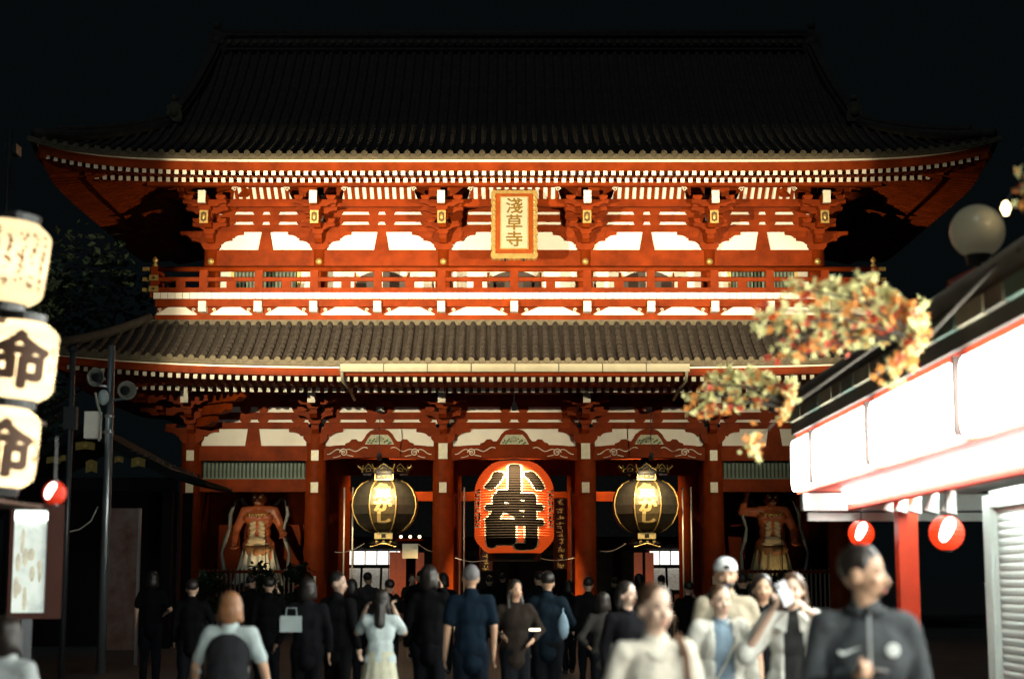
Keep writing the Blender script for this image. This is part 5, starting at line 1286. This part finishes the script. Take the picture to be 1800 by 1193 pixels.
def capx(t_, S, hs, Rz, hands, H):
    c = MB(); c.ell(hs(0,.006,.962), *S((.052,.060,.046)), 20, 12, rot=Rz); me = c.mesh('cap', []); 
    bm = bmesh.new(); bm.from_mesh(me); bmesh.ops.bisect_plane(bm, geom=bm.verts[:] + bm.edges[:] + bm.faces[:], plane_co=(0,0,.948*H), plane_no=(0,0,1), clear_inner=True); bm.to_mesh(me); bm.free()
    o = put('white_cap', me, cloth('white', (.74,.76,.74)), t_); sd = o.modifiers.new('t', 'SOLIDIFY'); sd.thickness = .008
    MB().ell(hs(0,-.05,.962), *S((.016,.010,.010)), 12, 8).build('cap_opening', HAIR, t_)
    MB().ell(hs(0,.085,.95), *S((.04,.05,.006)), 16, 8).build('cap_peak', cloth('white', (.74,.76,.74)), t_)
    MB().tube([S(p) for p in ((-.085,.0,.845),(-.03,-.075,.78),(.04,-.088,.68),(.10,-.06,.58))], .014, 6).build('bag_strap', cloth('strap_dark', (.05,.045,.04)), t_)
    bd = MB().ell(hs(0,-.036,.888), *S((.030,.022,.022)), 12, 8, rot=Rz); bd.build('beard', HAIR, t_)
person(1272, 13.2, 1.78, 'man in backward white cap and tan shirt behind the blue-top woman', 3, cloth('tan_shirt', (.40,.35,.26)), 'short', cloth('grey_trousers', (.12,.12,.12)), hair=HAIR, style='crop', skin=1, hyaw=-4, vox=.017, extra=capx, group='walkers at the right front')
def cardi(t_, S, hs, Rz, hands, H):
    MB().tube([S(p) for p in ((.075,-.03,.835),(.05,-.083,.76),(.0,-.092,.66),(-.06,-.088,.56),(-.09,-.07,.5))], .006, 5).build('thin_bag_strap', cloth('offwhite', (.66,.62,.52)), t_)
person(1262, 12.2, 1.58, 'woman in pale blue top under an open white cardigan', 6, cloth('pale_blue', (.20,.28,.35)), 'short', cloth('white_trousers', (.62,.62,.58)), hair=HAIRB, style='bun', skin=2, al=((-.15,.03,.655), (-.14,-.02,.515)), hyaw=8, female=True, vox=.015, jacket=(cloth('cardigan', (.66,.65,.58)), 'long'), extra=cardi, group='walkers at the right front')
def openshirt(t_, S, hs, Rz, hands, H):
    q = MB()
    for s in (-1, 1): q.add([S((s*.02,-.075,.845)), S((s*.055,-.06,.835)), S((s*.075,-.09,.78)), S((s*.03,-.098,.76))], [(0,1,2,3)])
    o = q.build('shirt_collar', cloth('white_shirt', (.68,.68,.62)), t_); sd = o.modifiers.new('t', 'SOLIDIFY'); sd.thickness = .006
e_, hnd, He = person(1388, 12.0, 1.66, 'woman in white open shirt holding a pale phone before her face', -10, cloth('black_tee', (.03,.03,.03)), 'short', cloth('cream_trousers', (.55,.52,.44)), hair=HAIRB, style='long', skin=2, al=((-.20,-.05,.665), (-.085,-.12,.85)), ar=((.17,-.05,.74), (.06,-.125,.85)), hyaw=-8, female=True, vox=.015, jacket=(cloth('white_shirt', (.68,.68,.62)), 'short'), extra=openshirt, grip=(True, True), group='walkers at the right front')
phone_at(e_, Vector((-.03,-.165,.92))*He, 'pale phone held up before the face of the woman in white', (R(8), R(-28), R(10)), None, 1.15)
person(1335, 14.2, 1.66, 'dim person in black behind the woman with the phone', 0, cloth('black_a', (.008,.008,.009)), 'long', cloth('black_trousers', (.007,.007,.008)), style='bob', skin=1, vox=.02, female=True, group='walkers at the right front')
person(1100, 15.0, 1.60, 'pale-faced woman in black just left of the off-white shirt', 20, cloth('black_b', (.008,.008,.010)), 'long', cloth('black_trousers', (.007,.007,.008)), style='bob', skin=2, hyaw=25, vox=.018, female=True, group='walkers at the right front')
# --- left and middle, seen from behind
g_, hnd, Hg = person(672, 17.2, 1.52, 'woman in white tee and long pale yellow skirt, seen from behind taking a photo', 180, cloth('white_tee', (.58,.68,.68)), 'short', cloth('pale_yellow', (.66,.66,.50)), skirt=True, style='long', hair=HAIR, skin=2, al=((-.15,-.09,.72), (-.085,-.12,.86)), ar=((.16,-.10,.72), (.11,-.10,.86)), female=True, vox=.015, grip=(True, True), group='people seen from behind')
phone_at(g_, Vector((.02,-.16,.90))*Hg, 'phone raised by the woman in the pale yellow skirt', (R(0), R(90), 0), None, 1.0)
def vest(t_, S, hs, Rz, hands, H):
    q = MB(); q.ell(S((0,.03,.70)), *S((.112,.08,.11))); q.ell(S((0,.05,.60)), *S((.11,.075,.11))); put('backpack', blob(q, .02, 3, .006, 7), cloth('black_pack', (.02,.021,.024)), t_)
    MB().ell(S((.13,.07,.63)), .015,.012,.02).build('buckle', STEEL, t_)
h_p, hnd, Hh = person(412, 12.6, 1.53, 'person with brown hair, dark backpack and pale grey sleeves, seen from behind', 176, cloth('grey_shirt', (.42,.50,.50)), 'short', cloth('black_trousers', (.007,.007,.008)), style='bob', hair=mat('auburn_hair', (.25,.115,.05), .5, var=.3, scale=9), skin=1, al=((-.165,.01,.65), (-.19,-.04,.52)), ar=((.165,.0,.65), (.18,-.05,.53)), vox=.015, extra=vest, group='people seen from behind')
p = world_of(h_p, Vector((-.20,-.05,.43))*Hh)
q = MB(); q.ell((0,0,-.02), .10,.06,.11); q.ell((.03,0,-.08), .11,.07,.08); q.cap((0,0,.05), .03, (0,0,.12), .012)
put('plastic_bag', blob(q, .02, 1, .02, 14), mat('white_plastic', (.7,.74,.72), .35, var=.1), None, p, label='crumpled white plastic bag in the hand of the backpacked person', cat='bag')
person(28, 9.4, 1.42, 'dark-haired person in pale grey at the bottom left corner', 165, cloth('pale_grey', (.42,.46,.46)), 'short', cloth('black_trousers', (.007,.007,.008)), style='bob', skin=1, vox=.018, female=True, group='people seen from behind')
person(828, 17.0, 1.76, 'grey-haired man in dark blue shirt, seen from behind', 190, cloth('navy', (.004,.010,.018)), 'short', cloth('navy_trousers', (.004,.007,.012)), style='crop', hair=HAIRG, skin=1, vox=.02, group='people seen from behind')
person(598, 19.0, 1.70, 'man in black with a pale face turned to the right', 150, cloth('black_a', (.008,.008,.009)), 'long', cloth('black_trousers', (.007,.007,.008)), style='short', skin=2, hyaw=-62 - 20, vox=.02, group='people seen from behind')
b_, hnd, Hb = person(545, 18.5, 1.64, 'dark figure carrying a square pale bag', 180, cloth('black_b', (.008,.008,.010)), 'long', cloth('black_trousers', (.007,.007,.008)), style='bob', skin=1, al=((-.14,.0,.655),(-.14,-.03,.52)), ar=((.15,-.0,.66), (.20,-.05,.58)), vox=.022, group='people seen from behind')
p = W(512, 1096, 18.4); t_ = thing('paper_bag', 'square pale blue paper bag carried by the dark figure', 'bag', (p.x, p.y, p.z))
MB().box(-.115,.115,-.04,.04,-.085,.085).build('bag_body', mat('pale_paper', (.42,.50,.50), .7), t_); MB().tube([(-.06,0,.085),(-.05,0,.17),(.05,0,.17),(.06,0,.085)], .005, 5).build('handle', MATS['pale_paper'], t_)
def tote(t_, S, hs, Rz, hands, H): pass
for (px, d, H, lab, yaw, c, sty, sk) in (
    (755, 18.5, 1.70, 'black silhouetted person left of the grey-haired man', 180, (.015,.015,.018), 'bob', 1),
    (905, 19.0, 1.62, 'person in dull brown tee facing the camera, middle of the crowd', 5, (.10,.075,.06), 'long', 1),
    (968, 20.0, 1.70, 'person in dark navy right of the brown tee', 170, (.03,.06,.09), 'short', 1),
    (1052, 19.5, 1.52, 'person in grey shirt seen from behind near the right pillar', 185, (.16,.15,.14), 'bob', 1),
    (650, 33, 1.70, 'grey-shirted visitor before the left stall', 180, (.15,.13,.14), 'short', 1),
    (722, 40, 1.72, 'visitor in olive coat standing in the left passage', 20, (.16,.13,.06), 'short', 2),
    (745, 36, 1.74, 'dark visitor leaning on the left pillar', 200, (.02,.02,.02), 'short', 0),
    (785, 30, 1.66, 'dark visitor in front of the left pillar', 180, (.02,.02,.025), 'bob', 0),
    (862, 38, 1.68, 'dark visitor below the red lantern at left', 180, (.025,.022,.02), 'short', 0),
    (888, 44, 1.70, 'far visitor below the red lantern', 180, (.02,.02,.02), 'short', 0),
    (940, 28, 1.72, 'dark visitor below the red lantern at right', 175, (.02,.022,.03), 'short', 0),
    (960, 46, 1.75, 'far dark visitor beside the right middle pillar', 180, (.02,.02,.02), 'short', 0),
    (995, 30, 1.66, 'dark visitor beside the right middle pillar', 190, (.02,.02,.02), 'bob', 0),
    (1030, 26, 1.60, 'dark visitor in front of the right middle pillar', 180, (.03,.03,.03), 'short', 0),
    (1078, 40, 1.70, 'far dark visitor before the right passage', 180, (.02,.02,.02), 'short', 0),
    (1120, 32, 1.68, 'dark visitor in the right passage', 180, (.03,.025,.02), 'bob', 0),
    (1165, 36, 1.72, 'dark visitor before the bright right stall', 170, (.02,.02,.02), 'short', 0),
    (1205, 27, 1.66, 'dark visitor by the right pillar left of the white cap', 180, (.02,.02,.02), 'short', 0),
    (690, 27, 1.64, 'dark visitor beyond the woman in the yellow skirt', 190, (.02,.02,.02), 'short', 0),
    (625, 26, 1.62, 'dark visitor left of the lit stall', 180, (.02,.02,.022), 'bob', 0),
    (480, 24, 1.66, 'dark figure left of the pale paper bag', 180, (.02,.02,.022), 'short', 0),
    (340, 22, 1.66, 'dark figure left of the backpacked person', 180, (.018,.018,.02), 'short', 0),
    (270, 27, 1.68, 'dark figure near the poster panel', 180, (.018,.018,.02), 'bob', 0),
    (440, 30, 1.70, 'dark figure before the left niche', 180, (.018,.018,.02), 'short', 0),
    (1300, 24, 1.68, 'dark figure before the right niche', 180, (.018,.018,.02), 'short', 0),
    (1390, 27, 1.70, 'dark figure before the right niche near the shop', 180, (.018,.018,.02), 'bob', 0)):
    H += random.uniform(-.09, .08); px += random.uniform(-7, 7)
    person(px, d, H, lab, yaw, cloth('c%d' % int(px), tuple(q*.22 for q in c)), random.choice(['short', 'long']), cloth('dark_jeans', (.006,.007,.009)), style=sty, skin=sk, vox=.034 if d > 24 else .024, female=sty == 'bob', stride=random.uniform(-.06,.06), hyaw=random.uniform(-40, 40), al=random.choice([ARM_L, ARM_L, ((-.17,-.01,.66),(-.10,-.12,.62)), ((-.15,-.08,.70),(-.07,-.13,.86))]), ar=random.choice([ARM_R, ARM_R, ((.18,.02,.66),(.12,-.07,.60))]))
p = W(940, 1106, 18.6); ph = thing('phone', 'phone with a lit warm screen low in the middle of the crowd', 'phone', p, 0, 'phones held up in the crowd')
MB().box(-.065,.065,-.004,.004,-.016,.016).build('case', BLACK, ph); MB().box(-.06,.06,-.007,-.0045,-.012,.012).build('screen', mat('phone_screen_warm', (.1,.1,.1), .2, emit=(1,.85,.6), es=4), ph)
p = W(990, 1100, 19.8); q = MB(); q.ell((0,0,0), .065,.05,.16); q.cap((0,0,.1), .03, (0,0,.2), .015)
put('blue_bag', blob(q, .025, 2, .01, 10), mat('pale_blue_cloth', (.22,.32,.40), .8), None, p, label='pale blue bag hanging at the side of the navy person', cat='bag')

bpy.data.scenes.remove(TMP)
